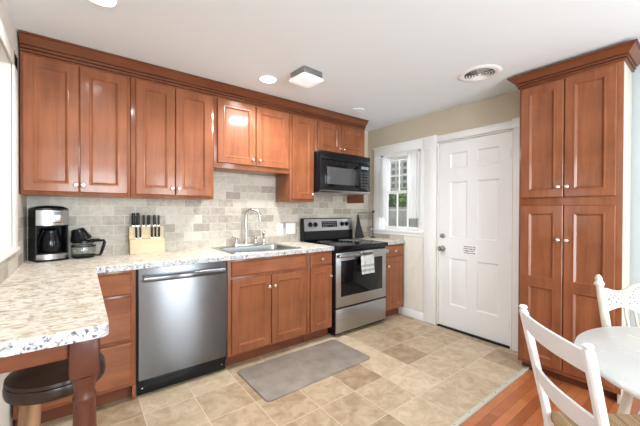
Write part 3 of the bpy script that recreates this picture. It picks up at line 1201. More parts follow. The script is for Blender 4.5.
fc = thing('kitchen_faucet', 'brushed metal gooseneck faucet with two lever handles and side sprayer behind the sink', 'faucet', (1.618, -0.098, 0.921))
bm = B()
pts = rr(-0.135, -0.027, 0.135, 0.027, 0.026, 0.0)
p2 = [(x, y, 0.014) for x, y, z in pts]
p3 = [(x * 0.97, y * 0.85, 0.020) for x, y, z in pts]
loft(bm, [pts, p2, p3])
mesh_obj('deck_plate', bm, M['chrome'], fc)
bm = B()
lathe(bm, [(0.026, 0.018), (0.026, 0.03), (0.019, 0.045), (0.016, 0.075), (0.0125, 0.085)], seg=18)
dx, dy = 0.80, -0.60
P = [(0, 0, 0.08), (0, 0, 0.14), (0, 0, 0.20), (0, 0, 0.25)]
for k in range(1, 11):
    a = PI * k / 10 * 0.93
    rr_ = 0.068
    P.append((dx * rr_ * (1 - math.cos(a)), dy * rr_ * (1 - math.cos(a)), 0.29 + rr_ * math.sin(a) + (0.0 if k else 0)))
P.append((P[-1][0] + 0.004 * dx, P[-1][1] + 0.004 * dy, 0.255))
tube(bm, P, [0.0145] * (len(P) - 1) + [0.0135], 12)
lathe(bm, [(0.0145, 0), (0.0155, 0.012), (0.014, 0.028), (0.0125, 0.03)], (P[-1][0], P[-1][1], 0.232), seg=14)
mesh_obj('spout', bm, M['chrome'], fc, smooth=50)
for sx in (-1, 1):
    bm = B()
    lathe(bm, [(0.023, 0.018), (0.022, 0.032), (0.014, 0.048), (0.012, 0.066), (0.016, 0.072), (0.014, 0.084), (0, 0.088)], (sx * 0.102, 0, 0), seg=16)
    tube(bm, [(sx * 0.102, 0, 0.078), (sx * 0.120, -0.010, 0.085), (sx * 0.150, -0.022, 0.097)], [0.006, 0.006, 0.008], 8, flat=0.7)
    mesh_obj('handle', bm, M['chrome'], fc, smooth=50)
bm = B()
lathe(bm, [(0.020, 0), (0.019, 0.012), (0.012, 0.020), (0.013, 0.050), (0.011, 0.085), (0.015, 0.105), (0.018, 0.125), (0.014, 0.138), (0, 0.142)], (0.195, 0.0, 0.0), seg=14)
mesh_obj('sprayer', bm, M['chrome'], fc, smooth=50)

# ------------------------------------------------------------------ dishwasher
dw = thing('dishwasher', 'stainless steel dishwasher with bar handle and black kick panel under the countertop', 'dishwasher', (0.606, 0, 0))
Wd = 0.620
bm = B()
box(bm, (0.002, -0.590, 0.012), (Wd - 0.002, -0.03, 0.874))
mesh_obj('body', bm, M['black_matte'], dw, smooth=0)
bm = B()
n = 16
sec = []
for k in range(n + 1):
    z = 0.118 + (0.872 - 0.118) * k / n
    s = (z - 0.118) / 0.754
    bulge = 0.016 * math.sin(PI * min(1, s * 1.02)) ** 0.7
    sec.append((-0.622 - bulge, z))
pl = [(-0.592, 0.118)] + sec + [(-0.592, 0.872)]
prism(bm, pl[::-1], 'x', 0.010, Wd - 0.008)
mesh_obj('door', bm, M['steel_dw'], dw, smooth=40)
bm = B()
sec = []
for k in range(17):
    t = k / 16
    hx, hy = 0.036 + (Wd - 0.072) * t, -0.672 - 0.018 * math.sin(PI * t)
    sec.append([(hx, hy + 0.011 * math.cos(a), 0.810 + 0.0205 * math.sin(a)) for a in [2 * PI * q / 14 for q in range(14)]])
loft(bm, sec)
for xx in (0.045, Wd - 0.045):
    tube(bm, [(xx, -0.622, 0.806), (xx, -0.680, 0.806)], 0.013, 10)
mesh_obj('handle', bm, M['steel_dw'], dw, smooth=50)
bm = B()
box(bm, (0.008, -0.628, 0.096), (Wd - 0.006, -0.590, 0.114), 0.003)
box(bm, (0.008, -0.600, 0.012), (Wd - 0.006, -0.575, 0.094), 0.003)
for xx in (0.035, Wd - 0.035):
    lathe(bm, [(0.005, 0), (0.005, 0.002), (0, 0.003)], (xx, -0.600, 0.055), (0, -1, 0), 10, mi=1)
mesh_obj('kick_panel', bm, [M['black'], M['chrome']], dw)

# ------------------------------------------------------------------ range
rg = thing('stove', 'freestanding electric stove, stainless front with black oven window and glass cooktop', 'stove', (2.317, 0, 0))
Wr = 0.760
bm = B()
box(bm, (0.0, -0.640, 0.02), (Wr, -0.02, 0.900))
for xx in (0.03, Wr - 0.07):
    for yy in (-0.60, -0.08):
        box(bm, (xx, yy, 0.0), (xx + 0.04, yy + 0.04, 0.02))
mesh_obj('body', bm, M['black'], rg, smooth=0)
bm = B()
box(bm, (-0.001, -0.690, 0.872), (Wr + 0.001, -0.03, 0.918), 0.006, 3)
ct = mesh_obj('cooktop', bm, M['black_glass'], rg)
bm = B()
for (bx, by, br_) in ((0.20, -0.50, 0.115), (0.56, -0.50, 0.085), (0.20, -0.24, 0.085), (0.56, -0.24, 0.115)):
    for rr_ in (br_, br_ * 0.62):
        bm = B()
        lathe(bm, [(rr_ - 0.003, 0.9182), (rr_ - 0.003, 0.9187), (rr_, 0.9187), (rr_, 0.9182)], (bx, by, 0), seg=40, caps=False)
        mesh_obj('burner_ring', bm, M['grey_text'], ct)
# backguard
bm = B()
prism(bm, [(-0.030, 0.918), (-0.095, 0.918), (-0.105, 0.935), (-0.095, 1.03), (-0.080, 1.175), (-0.070, 1.182), (-0.030, 1.182)], 'x', 0.0, Wr)
bg = mesh_obj('backguard', bm, M['black'], rg)


def bgP(u, z, d):
    # point on sloped control panel
    t = (z - 1.03) / (1.175 - 1.03)
    return (u, -0.095 + t * 0.015 - d, z)


bm = B()
vs = [bm.verts.new(bgP(u, z, d)) for d in (-0.002, 0.004) for u, z in ((0.012, 1.034), (Wr - 0.012, 1.034), (Wr - 0.012, 1.172), (0.012, 1.172))]
for f in ((0, 1, 2, 3), (7, 6, 5, 4), (0, 4, 5, 1), (1, 5, 6, 2), (2, 6, 7, 3), (3, 7, 4, 0)):
    bm.faces.new([vs[i] for i in f])
mesh_obj('control_panel', bm, M['steel'], bg)
bm = B()
vs = [bm.verts.new(bgP(u, z, d)) for d in (0.002, 0.006) for u, z in ((0.265, 1.072), (0.505, 1.072), (0.505, 1.145), (0.265, 1.145))]
for f in ((0, 1, 2, 3), (7, 6, 5, 4), (0, 4, 5, 1), (1, 5, 6, 2), (2, 6, 7, 3), (3, 7, 4, 0)):
    bm.faces.new([vs[i] for i in f])
dsp = mesh_obj('display', bm, M['black_glass'], bg)
bm = B()
for r_ in range(3):
    for c_ in range(8):
        if r_ == 0 and 2 < c_ < 6:
            continue
        u, z = 0.280 + c_ * 0.027, 1.083 + r_ * 0.021
        p = bgP(u, z, 0.006)
        box(bm, (p[0], p[1] - 0.0006, p[2]), (p[0] + 0.014, p[1], p[2] + 0.005))
mesh_obj('keypad_marks', bm, M['grey_text'], dsp, smooth=0)
for u in (0.095, 0.170, 0.585, 0.660):
    bm = B()
    p = bgP(u, 1.108, 0.003)
    lathe(bm, [(0.029, 0), (0.028, 0.006), (0.021, 0.010), (0.019, 0.026), (0, 0.028)], p, (0, -1, 0.10), 20)
    box(bm, (p[0] - 0.004, p[1] - 0.034, p[2] - 0.020), (p[0] + 0.004, p[1] - 0.020, p[2] + 0.023), 0.002)
    mesh_obj('knob', bm, M['black'], bg)
# oven door
bm = B()
yd = -0.662
box(bm, (0.006, yd, 0.296), (Wr - 0.006, -0.642, 0.845), 0.003)
od = mesh_obj('oven_door', bm, M['steel'], rg)
bm = B()
box(bm, (0.070, yd - 0.003, 0.400), (Wr - 0.070, yd + 0.002, 0.765), 0.002)
mesh_obj('oven_window', bm, M['black_glass'], od)
bm = B()
box(bm, (0.012, yd - 0.052, 0.800), (Wr - 0.012, yd - 0.034, 0.836), 0.006, 3)
for xx in (0.05, Wr - 0.08):
    box(bm, (xx, yd - 0.036, 0.806), (xx + 0.03, yd + 0.002, 0.830), 0.003)
mesh_obj('handle', bm, M['steel'], od)
bm = B()
box(bm, (0.006, yd, 0.040), (Wr - 0.006, -0.642, 0.280), 0.003)
mesh_obj('drawer', bm, M['steel'], rg)

# dish towel over the oven handle
tw = thing('dish_towel', 'white dish towel with grey stripes hanging on the oven door handle', 'towel', (2.317 + 0.290, yd - 0.043, 0.806))
bm = B()
prof = [(0.030 * 0 + 0.0135, -0.10), (0.0135, 0.0), (0.0135, 0.034), (0.006, 0.0405), (-0.006, 0.0405), (-0.0135, 0.034), (-0.0135, 0.0)]
prof += [(-0.0145 - 0.002 * k, -0.024 * k) for k in range(1, 9)]
nx = 22
g = []
for i in range(nx + 1):
    t = i / nx
    row = []
    for k, (yy, zz) in enumerate(prof):
        wv = 0.003 * math.sin(t * PI * 5 + k * 0.2) * (1 if zz < -0.02 else 0)
        row.append(bm.verts.new((t * 0.190 + 0.002 * math.sin(k), yy + (wv - 0.003 if yy < 0 else 0.0), zz)))
    g.append(row)
for i in range(nx):
    for k in range(len(prof) - 1):
        f = bm.faces.new((g[i][k], g[i + 1][k], g[i + 1][k + 1], g[i][k + 1]))
        if prof[k][0] < 0 and k in (10, 12):
            f.material_index = 1
bmesh.ops.solidify(bm, geom=bm.faces[:], thickness=-0.002)
mesh_obj('cloth', bm, [M['towel_white'], M['towel_grey']], tw, smooth=60)

# ------------------------------------------------------------------ microwave
mw = thing('microwave', 'black over-the-range microwave hanging under the small cabinet above the stove', 'microwave', (2.311, 0, 1.475))
Wm, Hm = 0.750, 0.434
bm = B()
box(bm, (0.0, -0.395, 0.0), (Wm, -0.012, Hm - 0.001), 0.003)
mesh_obj('body', bm, M['black'], mw)
bm = B()
box(bm, (0.0, -0.420, 0.020), (0.565, -0.396, 0.345), 0.006, 3)
md = mesh_obj('door', bm, M['black'], mw)
bm = B()
box(bm, (0.055, -0.4225, 0.058), (0.530, -0.419, 0.300), 0.002)
mesh_obj('window_frame', bm, M['black_glass'], md)
bm = B()
box(bm, (0.085, -0.4245, 0.085), (0.500, -0.4215, 0.270), 0.001)
mesh_obj('window', bm, M['mw_window'], md, label='grey see-through mesh window')
bm = B()
tube(bm, [(0.540, -0.420, 0.070), (0.540, -0.455, 0.085), (0.540, -0.464, 0.18), (0.540, -0.455, 0.285), (0.540, -0.420, 0.300)], 0.017, 10, flat=0.7)
mesh_obj('handle', bm, M['black'], md, smooth=60)
bm = B()
box(bm, (0.567, -0.420, 0.020), (Wm, -0.396, 0.345), 0.004)
cp = mesh_obj('control_panel', bm, M['black'], mw)
bm = B()
box(bm, (0.600, -0.4215, 0.283), (0.720, -0.4195, 0.315), 0.001)
mesh_obj('display', bm, M['lcd'], cp)
bm = B()
for r_ in range(6):
    for c_ in range(3):
        box(bm, (0.602 + c_ * 0.042, -0.4212, 0.060 + r_ * 0.034), (0.630 + c_ * 0.042, -0.4199, 0.078 + r_ * 0.034), 0.0)
mesh_obj('keypad', bm, M['mw_window'], cp, smooth=0)
bm = B()
box(bm, (0.0, -0.420, 0.350), (Wm, -0.396, Hm - 0.001), 0.005)
for k in range(5):
    box(bm, (0.03, -0.4215, 0.364 + k * 0.011), (Wm - 0.03, -0.419, 0.369 + k * 0.011))
mesh_obj('vent_grille', bm, M['black'], mw)
bm = B()
prism(bm, [(-0.421, 0.018), (-0.424, 0.010), (-0.400, -0.008), (-0.10, -0.012), (-0.05, 0.0), (-0.395, 0.001), (-0.396, 0.018)], 'x', 0.004, Wm - 0.004)
mesh_obj('bottom_lip', bm, M['steel'], mw, label='grey metal lip along the bottom')

# ------------------------------------------------------------------ coffee maker
cm = thing('coffee_maker', 'black and stainless drip coffee maker in the corner of the countertop', 'coffee maker', (0.134, -0.115, 0.916), R(20))


def stadium(w, y0, y1, bulge, n=10):
    """plan outline with convex front (front at y0)"""
    pts = [(w / 2, y1), (-w / 2, y1)]
    for k in range(n + 1):
        t = k / n
        x = -w / 2 + w * t
        pts.append((x, y0 - bulge * math.sin(PI * t)))
    return pts


bm = B()
prism(bm, stadium(0.184, -0.070, 0.080, 0.026), 'z', 0.0, 0.014, bev=0.003)
prism(bm, [(0.091, 0.080), (-0.091, 0.080), (-0.091, -0.060), (-0.082, -0.060), (-0.070, 0.010), (0.070, 0.010), (0.082, -0.060), (0.091, -0.060)], 'z', 0.012, 0.245)
prism(bm, stadium(0.182, -0.064, 0.080, 0.024), 'z', 0.240, 0.356, bev=0.003)
cb_ = mesh_obj('body', bm, M['black'], cm, smooth=40)
bm = B()
prism(bm, stadium(0.176, -0.066, 0.02, 0.030), 'z', 0.014, 0.050, bev=0.003)
mesh_obj('base_band', bm, M['steel_soft'], cm, smooth=40, label='stainless base band')
bm = B()
pts = []
n = 16
for d in (0.0, 0.004):
    for k in range(n + 1):
        t = k / n
        pts.append((-0.090 + 0.18 * t, -0.064 - 0.026 * math.sin(PI * t) - d))
vs_lo = [bm.verts.new((*p, 0.247)) for p in pts]
vs_hi = [bm.verts.new((*p, 0.350)) for p in pts]
m_ = n + 1
for k in range(n):
    bm.faces.new((vs_lo[m_ + k], vs_lo[m_ + k + 1], vs_hi[m_ + k + 1], vs_hi[m_ + k]))
    bm.faces.new((vs_lo[k], vs_lo[k + 1], vs_lo[m_ + k + 1], vs_lo[m_ + k]))
    bm.faces.new((vs_hi[k], vs_hi[k + 1], vs_hi[m_ + k + 1], vs_hi[m_ + k]))
for k in (0, n):
    bm.faces.new((vs_lo[k], vs_lo[m_ + k], vs_hi[m_ + k], vs_hi[k]))
mesh_obj('front_band', bm, M['steel_soft'], cm, smooth=40, label='stainless front band')
bm = B()
box(bm, (-0.018, -0.1000, 0.252), (0.046, -0.088, 0.345), 0.002)
fp = mesh_obj('control_panel', bm, M['chrome'], cm)
bm = B()
box(bm, (-0.006, -0.1015, 0.318), (0.036, -0.0995, 0.338), 0.001)
mesh_obj('display', bm, M['lcd'], fp)
bm = B()
lathe(bm, [(0.013, 0), (0.013, 0.006), (0.010, 0.009), (0, 0.009)], (0.015, -0.1000, 0.295), (0, -1, 0), 16)
mesh_obj('dial', bm, M['chrome'], fp)
bm = B()
for k in range(4):
    box(bm, (-0.010 + k * 0.013, -0.1025, 0.262), (-0.001 + k * 0.013, -0.0995, 0.270), 0.001)
mesh_obj('buttons', bm, M['black'], fp)
bm = B()
box(bm, (-0.066, 0.010, 0.05), (0.066, 0.030, 0.240))
lathe(bm, [(0.0, 0.056), (0.046, 0.056), (0.060, 0.075), (0.064, 0.11), (0.058, 0.16), (0.044, 0.195), (0.046, 0.21), (0.03, 0.222), (0, 0.225)], (0, -0.026, 0), seg=28)
mesh_obj('inner_column', bm, M['black_glass'], cm, smooth=50)
bm = B()
prism(bm, stadium(0.180, -0.062, 0.078, 0.024), 'z', 0.357, 0.364, bev=0.002)
sec = []
for s, z in ((0.96, 0.364), (0.80, 0.374), (0.50, 0.381), (0.2, 0.384)):
    sec.append([(x * s, y * s, z) for x, y in stadium(0.180, -0.062, 0.078, 0.024)])
loft(bm, sec)
mesh_obj('lid', bm, M['black'], cm, smooth=50)

# glass carafe with open black lid
cf = thing('glass_carafe', 'clear glass coffee carafe with black handle and tipped-up black lid beside the coffee maker', 'carafe', (0.326, -0.105, 0.916), R(0))
bm = B()
pr = [(0.0, 0.010), (0.058, 0.010), (0.071, 0.020), (0.077, 0.045), (0.075, 0.080), (0.066, 0.108), (0.060, 0.122)]
lathe(bm, pr + [(r - 0.003, z) for r, z in pr[::-1][:-1]] + [(0, 0.013)], seg=36, caps=False)
mesh_obj('bowl', bm, M['carafe_glass'], cf, smooth=60)
bm = B()
lathe(bm, [(0.060, 0.0), (0.064, 0.0), (0.070, 0.010), (0.0725, 0.020), (0.062, 0.010)], seg=36, caps=False)
lathe(bm, [(0.0, 0.0), (0.060, 0.0), (0.060, 0.009), (0, 0.009)], seg=36)
mesh_obj('base_ring', bm, M['black'], cf, smooth=40)
bm = B()
lathe(bm, [(0.062, 0.112), (0.066, 0.112), (0.065, 0.126), (0.059, 0.128), (0.059, 0.12)], seg=36, caps=False)
lathe(bm, [(0.0755, 0.083), (0.0775, 0.083), (0.0765, 0.091), (0.0735, 0.091)], seg=36, caps=False)
mesh_obj('rim_band', bm, M['black'], cf, smooth=40)
bm = B()
hd = Vector((0.96, -0.28, 0)).normalized()
hpts = [(0.060, 0.120), (0.095, 0.124), (0.128, 0.124), (0.132, 0.110), (0.124, 0.075), (0.112, 0.035), (0.104, 0.016), (0.090, 0.014), (0.066, 0.016)]
tube(bm, [(hd.x * r, hd.y * r, z) for r, z in hpts], [0.007, 0.009, 0.009, 0.011, 0.011, 0.010, 0.008, 0.006, 0.005], 10, flat=1.0)
mesh_obj('handle', bm, M['black'], cf, smooth=60)
bm = B()
LM = Matrix.Translation((-0.012, 0.0, 0.133)) @ Matrix.Rotation(R(-16), 4, 'Y')
lathe(bm, [(0.0, -0.004), (0.060, -0.004), (0.066, 0.004), (0.062, 0.016), (0.050, 0.045), (0.040, 0.076), (0.034, 0.084), (0, 0.086)], seg=28)
bmesh.ops.transform(bm, matrix=LM, verts=bm.verts[:])
box(bm, (0.040, -0.012, 0.128), (0.098, 0.012, 0.137), 0.002)
mesh_obj('lid', bm, M['black'], cf, smooth=40)

# ------------------------------------------------------------------ knife block and knives
kb = thing('knife_block', 'pale wooden stepped knife block against the tile backsplash', 'knife block', (0.745, -0.085, 0.916), R(1))
bm = B()
prism(bm, [(-0.045, 0.0), (0.055, 0.0), (0.055, 0.205), (0.015, 0.222), (-0.005, 0.220), (-0.005, 0.122), (-0.045, 0.118)], 'x', -0.126, 0.126, bev=0.003)
mesh_obj('block', bm, M['block_wood'], kb, smooth=30)
ks = [(-0.094, 0.106, 0.0125, 'black-handled knife in the back row, first from the coffee maker end'),
      (-0.063, 0.108, 0.0125, 'black-handled knife in the back row, second from the coffee maker end'),
      (-0.022, 0.088, 0.009, 'slim black-handled knife alone near the middle of the knife block back row'),
      (0.016, 0.088, 0.0115, 'black-handled knife in the back row just past the middle, toward the sink'),
      (0.058, 0.088, 0.0115, 'black-handled knife in the back row, second from the sink end'),
      (0.090, 0.088, 0.0085, 'slim black-handled knife in the back row, nearest the sink end')]


def knife(x, y, zb, hl, hw, label, nm, grp):
    t = thing(nm, label, 'knife', (0.745 + x, -0.085 + y, 0.916 + zb), 0, grp)
    b = B()
    s = []
    for k in range(9):
        q = k / 8
        w = hw * (0.85 + 0.25 * math.sin(q * PI * 0.9 + 0.3) - (0.15 if 0.35 < q < 0.6 else 0)) * (0.7 if k in (0,) else 1)
        d = hw * 0.75
        s.append([(w * math.cos(a), d * math.sin(a), 0.012 + (hl - 0.012) * q) for a in [2 * PI * j / 10 for j in range(10)]])
    loft(b, s)
    mesh_obj('handle', b, M['black'], t, smooth=60)
    b = B()
    box(b, (-hw * 0.8, -0.0015, -0.055), (hw * 0.8, 0.0015, 0.0125))
    mesh_obj('blade', b, M['chrome'], t, smooth=0)
    return t


for x, hl, hw, lb in ks:
    knife(x, 0.012, 0.216, hl + 0.008, hw, lb, 'kitchen_knife', 'knives in the block')
for x, lb in ((-0.078, 'steak knife in the low front row under the first two tall knives'),
              (-0.050, 'steak knife in the low front row, second from the coffee maker end'),
              (0.034, 'steak knife in the low front row, third from the sink end'),
              (0.060, 'steak knife in the low front row, second from the sink end'),
              (0.088, 'steak knife in the low front row, nearest the sink end')):
    knife(x, -0.022, 0.115, 0.100, 0.0075, lb, 'steak_knife', 'knives in the block')

# ------------------------------------------------------------------ outlets on the backsplash
ot = thing('outlet_plate', 'white duplex outlet plate on the tile behind the sink', 'outlet', (2.057, -0.0095, 1.067))
bm = B()
box(bm, (-0.037, -0.006, -0.060), (0.037, 0.0, 0.060), 0.003)
mesh_obj('plate', bm, M['white_plastic'], ot)
for dz in (-0.026, 0.026):
    bm = B()
    lathe(bm, [(0.017, 0), (0.016, 0.003), (0, 0.003)], (0, -0.006, dz), (0, -1, 0), 18)
    sck = mesh_obj('socket', bm, M['white_plastic'], ot)
    bm = B()
    for dx_ in (-0.006, 0.005):
        box(bm, (dx_, -0.0096, dz - 0.002), (dx_ + 0.002, -0.0088, dz + 0.008))
    mesh_obj('slots', bm, M['dark_gap'], sck, smooth=0)
sw = thing('switch_plate', 'white double light switch plate on the tile beside the stove backguard', 'switch', (2.197, -0.0095, 1.067))
bm = B()
box(bm, (-0.064, -0.006, -0.062), (0.064, 0.0, 0.062), 0.003)
mesh_obj('plate', bm, M['white_plastic'], sw)
for dx_ in (-0.025, 0.025):
    bm = B()
    box(bm, (dx_ - 0.011, -0.0085, -0.022), (dx_ + 0.011, -0.0055, 0.022), 0.001)
    box(bm, (dx_ - 0.004, -0.018, 0.0), (dx_ + 0.004, -0.0075, 0.010), 0.002)
    mesh_obj('toggle', bm, M['white_plastic'], sw)

# ------------------------------------------------------------------ stand with hanging cloth in the corner
sd = thing('towel_stand', 'thin black upright stand with a swing arm in the corner by the window', 'stand', (3.400, -0.155, 0.916))
bm = B()
lathe(bm, [(0.0, 0), (0.042, 0), (0.042, 0.006), (0.012, 0.012), (0.0055, 0.02), (0.0055, 0.345), (0, 0.346)], seg=20)
mesh_obj('pole', bm, M['black_matte'], sd, smooth=40)
bm = B()
lathe(bm, [(0.0, -0.014), (0.011, -0.010), (0.014, 0.0), (0.011, 0.010), (0.006, 0.016), (0, 0.022)], (0, 0, 0.345), seg=14)
tube(bm, [(0.0, 0, 0.345), (0.028, -0.004, 0.345)], 0.006, 8)
mesh_obj('finial', bm, M['black_matte'], sd, smooth=50)
bm = B()
tube(bm, [(0, 0, 0.328), (-0.20, -0.005, 0.330), (-0.285, -0.010, 0.330), (-0.292, -0.010, 0.318), (-0.290, -0.010, 0.302)], 0.004, 8)
mesh_obj('arm', bm, M['black_matte'], sd, smooth=60)
bm = B()
sec = []
for q, hw, c, th in ((0, 0.006, -0.290, 0.006), (0.1, 0.012, -0.288, 0.010), (0.3, 0.026, -0.283, 0.016), (0.6, 0.050, -0.272, 0.022), (0.85, 0.072, -0.262, 0.024), (0.97, 0.084, -0.256, 0.022), (1, 0.080, -0.256, 0.012)):
    z = 0.304 - q * 0.298
    sec.append([(c + hw * math.cos(a) , -0.010 + (th + 0.004 * math.sin(5 * a)) * math.sin(a), z) for a in [2 * PI * j / 20 for j in range(20)]])
loft(bm, sec)
cl = mesh_obj('hanging_cloth', bm, M['mitt'], smooth=60)
cl.location = (3.400, -0.155, 0.916)
tag(cl, 'black cloth hanging in a cone from the stand arm beside the stove', 'cloth')

# ------------------------------------------------------------------ floor mat
bm = B()
pl = rounded([(1.283, -1.185), (2.290, -1.170), (2.282, -0.682), (1.276, -0.682)], {0: 0.03, 1: 0.03, 2: 0.03, 3: 0.03})
prism(bm, pl, 'z', 0.0005, 0.011, bev=0.004)
tag(mesh_obj('floor_mat', bm, M['mat_grey'], smooth=30), 'grey-brown anti-fatigue mat on the tile floor before the sink cabinet', 'mat')

# ------------------------------------------------------------------ ceiling fixtures


def downlight(x, y, label, power):
    t = thing('recessed_light', label, 'ceiling light', (x, y, H), 0, 'recessed ceiling lights')
    b = B()
    lathe(b, [(0.064, -0.002), (0.078, -0.0005), (0.079, -0.003), (0.074, -0.006), (0.066, -0.006), (0.064, -0.002)], seg=36, caps=False)
    mesh_obj('trim_ring', b, M['recess_trim'], t, smooth=40)
    b = B()
    lathe(b, [(0.0, -0.0048), (0.065, -0.0048), (0.065, -0.001), (0, -0.001)], seg=36)
    mesh_obj('lens', b, M['lamp_glow'], t, smooth=0)
    l = bpy.data.lights.new('recessed_lamp', 'SPOT')
    l.energy = power
    l.spot_size = R(150)
    l.spot_blend = 0.6
    l.shadow_soft_size = 0.05
    l.color = (1.0, 0.99, 0.98)
    o = bpy.data.objects.new('recessed_lamp', l)
    COL.objects.link(o)
    o.parent = t
    o.location = (0, 0, -0.02)
    return t


downlight(1.552, -0.675, 'lit round recessed light in the ceiling above the sink', 22)
downlight(0.395, -1.03, 'lit round recessed light in the ceiling above the breakfast bar', 20)

fl = thing('flush_mount_light', 'square flush-mount ceiling light with white glass and metal frame', 'ceiling light', (1.735, -0.972, H), R(3))
bm = B()
box(bm, (-0.092, -0.092, -0.056), (0.092, 0.092, -0.001), 0.006)
mesh_obj('frame', bm, plain('brushed_frame_metal', (0.36, 0.35, 0.34), 0.3, 1.0), fl)
bm = B()
loops = [rr(-0.090, -0.090, 0.090, 0.090, 0.02, -0.0565), rr(-0.104, -0.104, 0.104, 0.104, 0.03, -0.058), rr(-0.108, -0.108, 0.108, 0.108, 0.032, -0.064),
         rr(-0.104, -0.104, 0.104, 0.104, 0.03, -0.070), rr(-0.06, -0.06, 0.06, 0.06, 0.02, -0.074)]
loft(bm, loops)
mesh_obj('glass_shade', bm, M['diffuser'], fl, smooth=50)

l = bpy.data.lights.new('flush_lamp', 'AREA')
l.shape = 'SQUARE'
l.size = 0.19
l.energy = 12
o = bpy.data.objects.new('flush_lamp', l)
COL.objects.link(o)
o.parent = fl
o.location = (0, 0, -0.080)

vt = thing('ceiling_vent', 'round white ceiling air vent with concentric dark slots near the door', 'vent', (2.838, -1.808, H))
bm = B()
lathe(bm, [(0.108, -0.006), (0.114, -0.010), (0.136, -0.009), (0.156, -0.004), (0.160, -0.0005), (0.108, -0.0005)], seg=48, caps=False)
mesh_obj('flange', bm, M['trim'], vt, smooth=40)
bm = B()
lathe(bm, [(0.0, -0.0012), (0.113, -0.0012), (0.113, -0.0006), (0, -0.0006)], seg=40)
mesh_obj('duct_shade', bm, M['dark_gap'], vt, smooth=0)  # flat black disc painting the shade behind the louvers
for r_ in (0.094, 0.073, 0.052, 0.032):
    bm = B()
    lathe(bm, [(r_ - 0.004, -0.005), (r_ - 0.003, -0.0045), (r_ + 0.004, -0.011), (r_ + 0.003, -0.012), (r_ - 0.004, -0.005)], seg=48, caps=False)
    mesh_obj('louver_ring', bm, M['trim'], vt, smooth=40)
bm = B()
lathe(bm, [(0.0, -0.013), (0.010, -0.012), (0.015, -0.008), (0.012, -0.005), (0, -0.005)], seg=24)
for a in (0.3, 0.3 + PI / 2):
    box(bm, (-0.108, -0.002, -0.0045), (0.108, 0.002, -0.002), M=Matrix.Rotation(a, 4, 'Z'))
mesh_obj('center_cap', bm, M['trim'], vt, smooth=40)
bm = B()
lathe(bm, [(0, -0.010), (0.05, -0.010), (0.066, -0.006), (0.070, -0.0005)], (2.70, -0.575, H), seg=32)
tag(mesh_obj('ceiling_cover', bm, M['ceiling'], smooth=40), 'faint flat white round cover on the ceiling in front of the microwave cabinet', 'cover plate')

# ------------------------------------------------------------------ ladder-back chair
A = R(-46.22)
nx_, ny_ = math.cos(A), math.sin(A)
LEAN, ZT, WT = 0.206, 0.853, 0.392
# local frame: x to the chair's left-hand post, -y the way it faces; origin under the seat centre
seat_back = (1.668 + nx_ * LEAN * 0.413, -2.622 + ny_ * LEAN * 0.413)
OFF = 0.19
org = (seat_back[0] + nx_ * OFF, seat_back[1] + ny_ * OFF, -0.012)
lc = thing('ladder_back_chair', 'bright white slat-back chair with woven rush seat pulled up to the round table', 'chair', org, A + PI / 2)
ZO = 0.012


def bpost(h):
    """local (y,z) of the back post centre at distance h below the top"""
    z = ZT - h
    y = OFF + LEAN * (z - 0.44) if z > 0.40 else OFF + LEAN * (0.40 - 0.44) + 0.03 * (0.40 - z)
    return y, z + ZO


for sx in (1, -1):
    bm = B()
    sec = []
    for k, h in enumerate([0.0, 0.012, 0.10, 0.2, 0.3, 0.40, 0.47, 0.6, 0.75, 0.853]):
        y, z = bpost(h)
        x = sx * (WT / 2 - 0.042 * h)
        a, b_ = (0.0145, 0.0145) if k else (0.011, 0.011)
        sec.append([(x + u * a, y + w * b_, z) for u, w in ((-1, -0.6), (-0.6, -1), (0.6, -1), (1, -0.6), (1, 0.6), (0.6, 1), (-0.6, 1), (-1, 0.6))])
    loft(bm, sec)
    y, z = bpost(0)
    lathe(bm, [(0.008, -0.001), (0.008, 0.003), (0.0145, 0.006), (0.0155, 0.011), (0.011, 0.017), (0, 0.019)], (sx * WT / 2, y, z), (0, 0, 1), 16)
    mesh_obj('back_post', bm, M['white_paint'], lc, smooth=40)
for h0, h1 in ((0.012, 0.082), (0.228, 0.296)):
    bm = B()
    sec = []
    for k in range(17):
        t = k / 16
        bow = 0.034 * math.sin(PI * t)
        arch = 0.012 * math.sin(PI * t)
        ends = (WT / 2 - 0.042 * (h0 + h1) / 2 - 0.006)
        x = -ends + 2 * ends * t
        ya, za = bpost(h0)
        yb, zb = bpost(h1)
        sec.append([(x, ya + bow - 0.006, za + arch), (x, ya + bow + 0.006, za + arch), (x, yb + bow + 0.006, zb + arch * 0.6), (x, yb + bow - 0.006, zb + arch * 0.6)])
    loft(bm, sec)
    mesh_obj('slat', bm, M['white_paint'], lc, smooth=40)
for sx in (1, -1):
    bm = B()
    lathe(bm, [(0.013, 0.0), (0.017, 0.03), (0.019, 0.2), (0.020, 0.42), (0.020, 0.452), (0.014, 0.460), (0, 0.461)], (sx * 0.205, -0.19, 0.0), seg=14)
    mesh_obj('front_leg', bm, M['white_paint'], lc, smooth=50)
bm = B()
for z in (0.20, 0.30):
    tube(bm, [(-0.205, -0.19, z), (0.205, -0.19, z)], 0.009, 8)
for sx in (1, -1):
    for z in (0.17, 0.27):
        yb = OFF + LEAN * (0.40 - 0.44) + 0.03 * (0.40 - z)
        tube(bm, [(sx * 0.205, -0.19, z), (sx * 0.175, yb, z)], 0.009, 8)
tube(bm, [(-0.172, 0.18, 0.24), (0.172, 0.18, 0.24)], 0.009, 8)
mesh_obj('stretcher', bm, M['white_paint'], lc, smooth=50)
bm = B()
seatp = [(-0.205, -0.195), (0.205, -0.195), (0.172, 0.180), (-0.172, 0.180)]
cx, cy = 0, 0.0
lo = [bm.verts.new((x, y, 0.415)) for x, y in seatp]
mi_ = [bm.verts.new((x * 1.02, y * 1.02, 0.435)) for x, y in seatp]
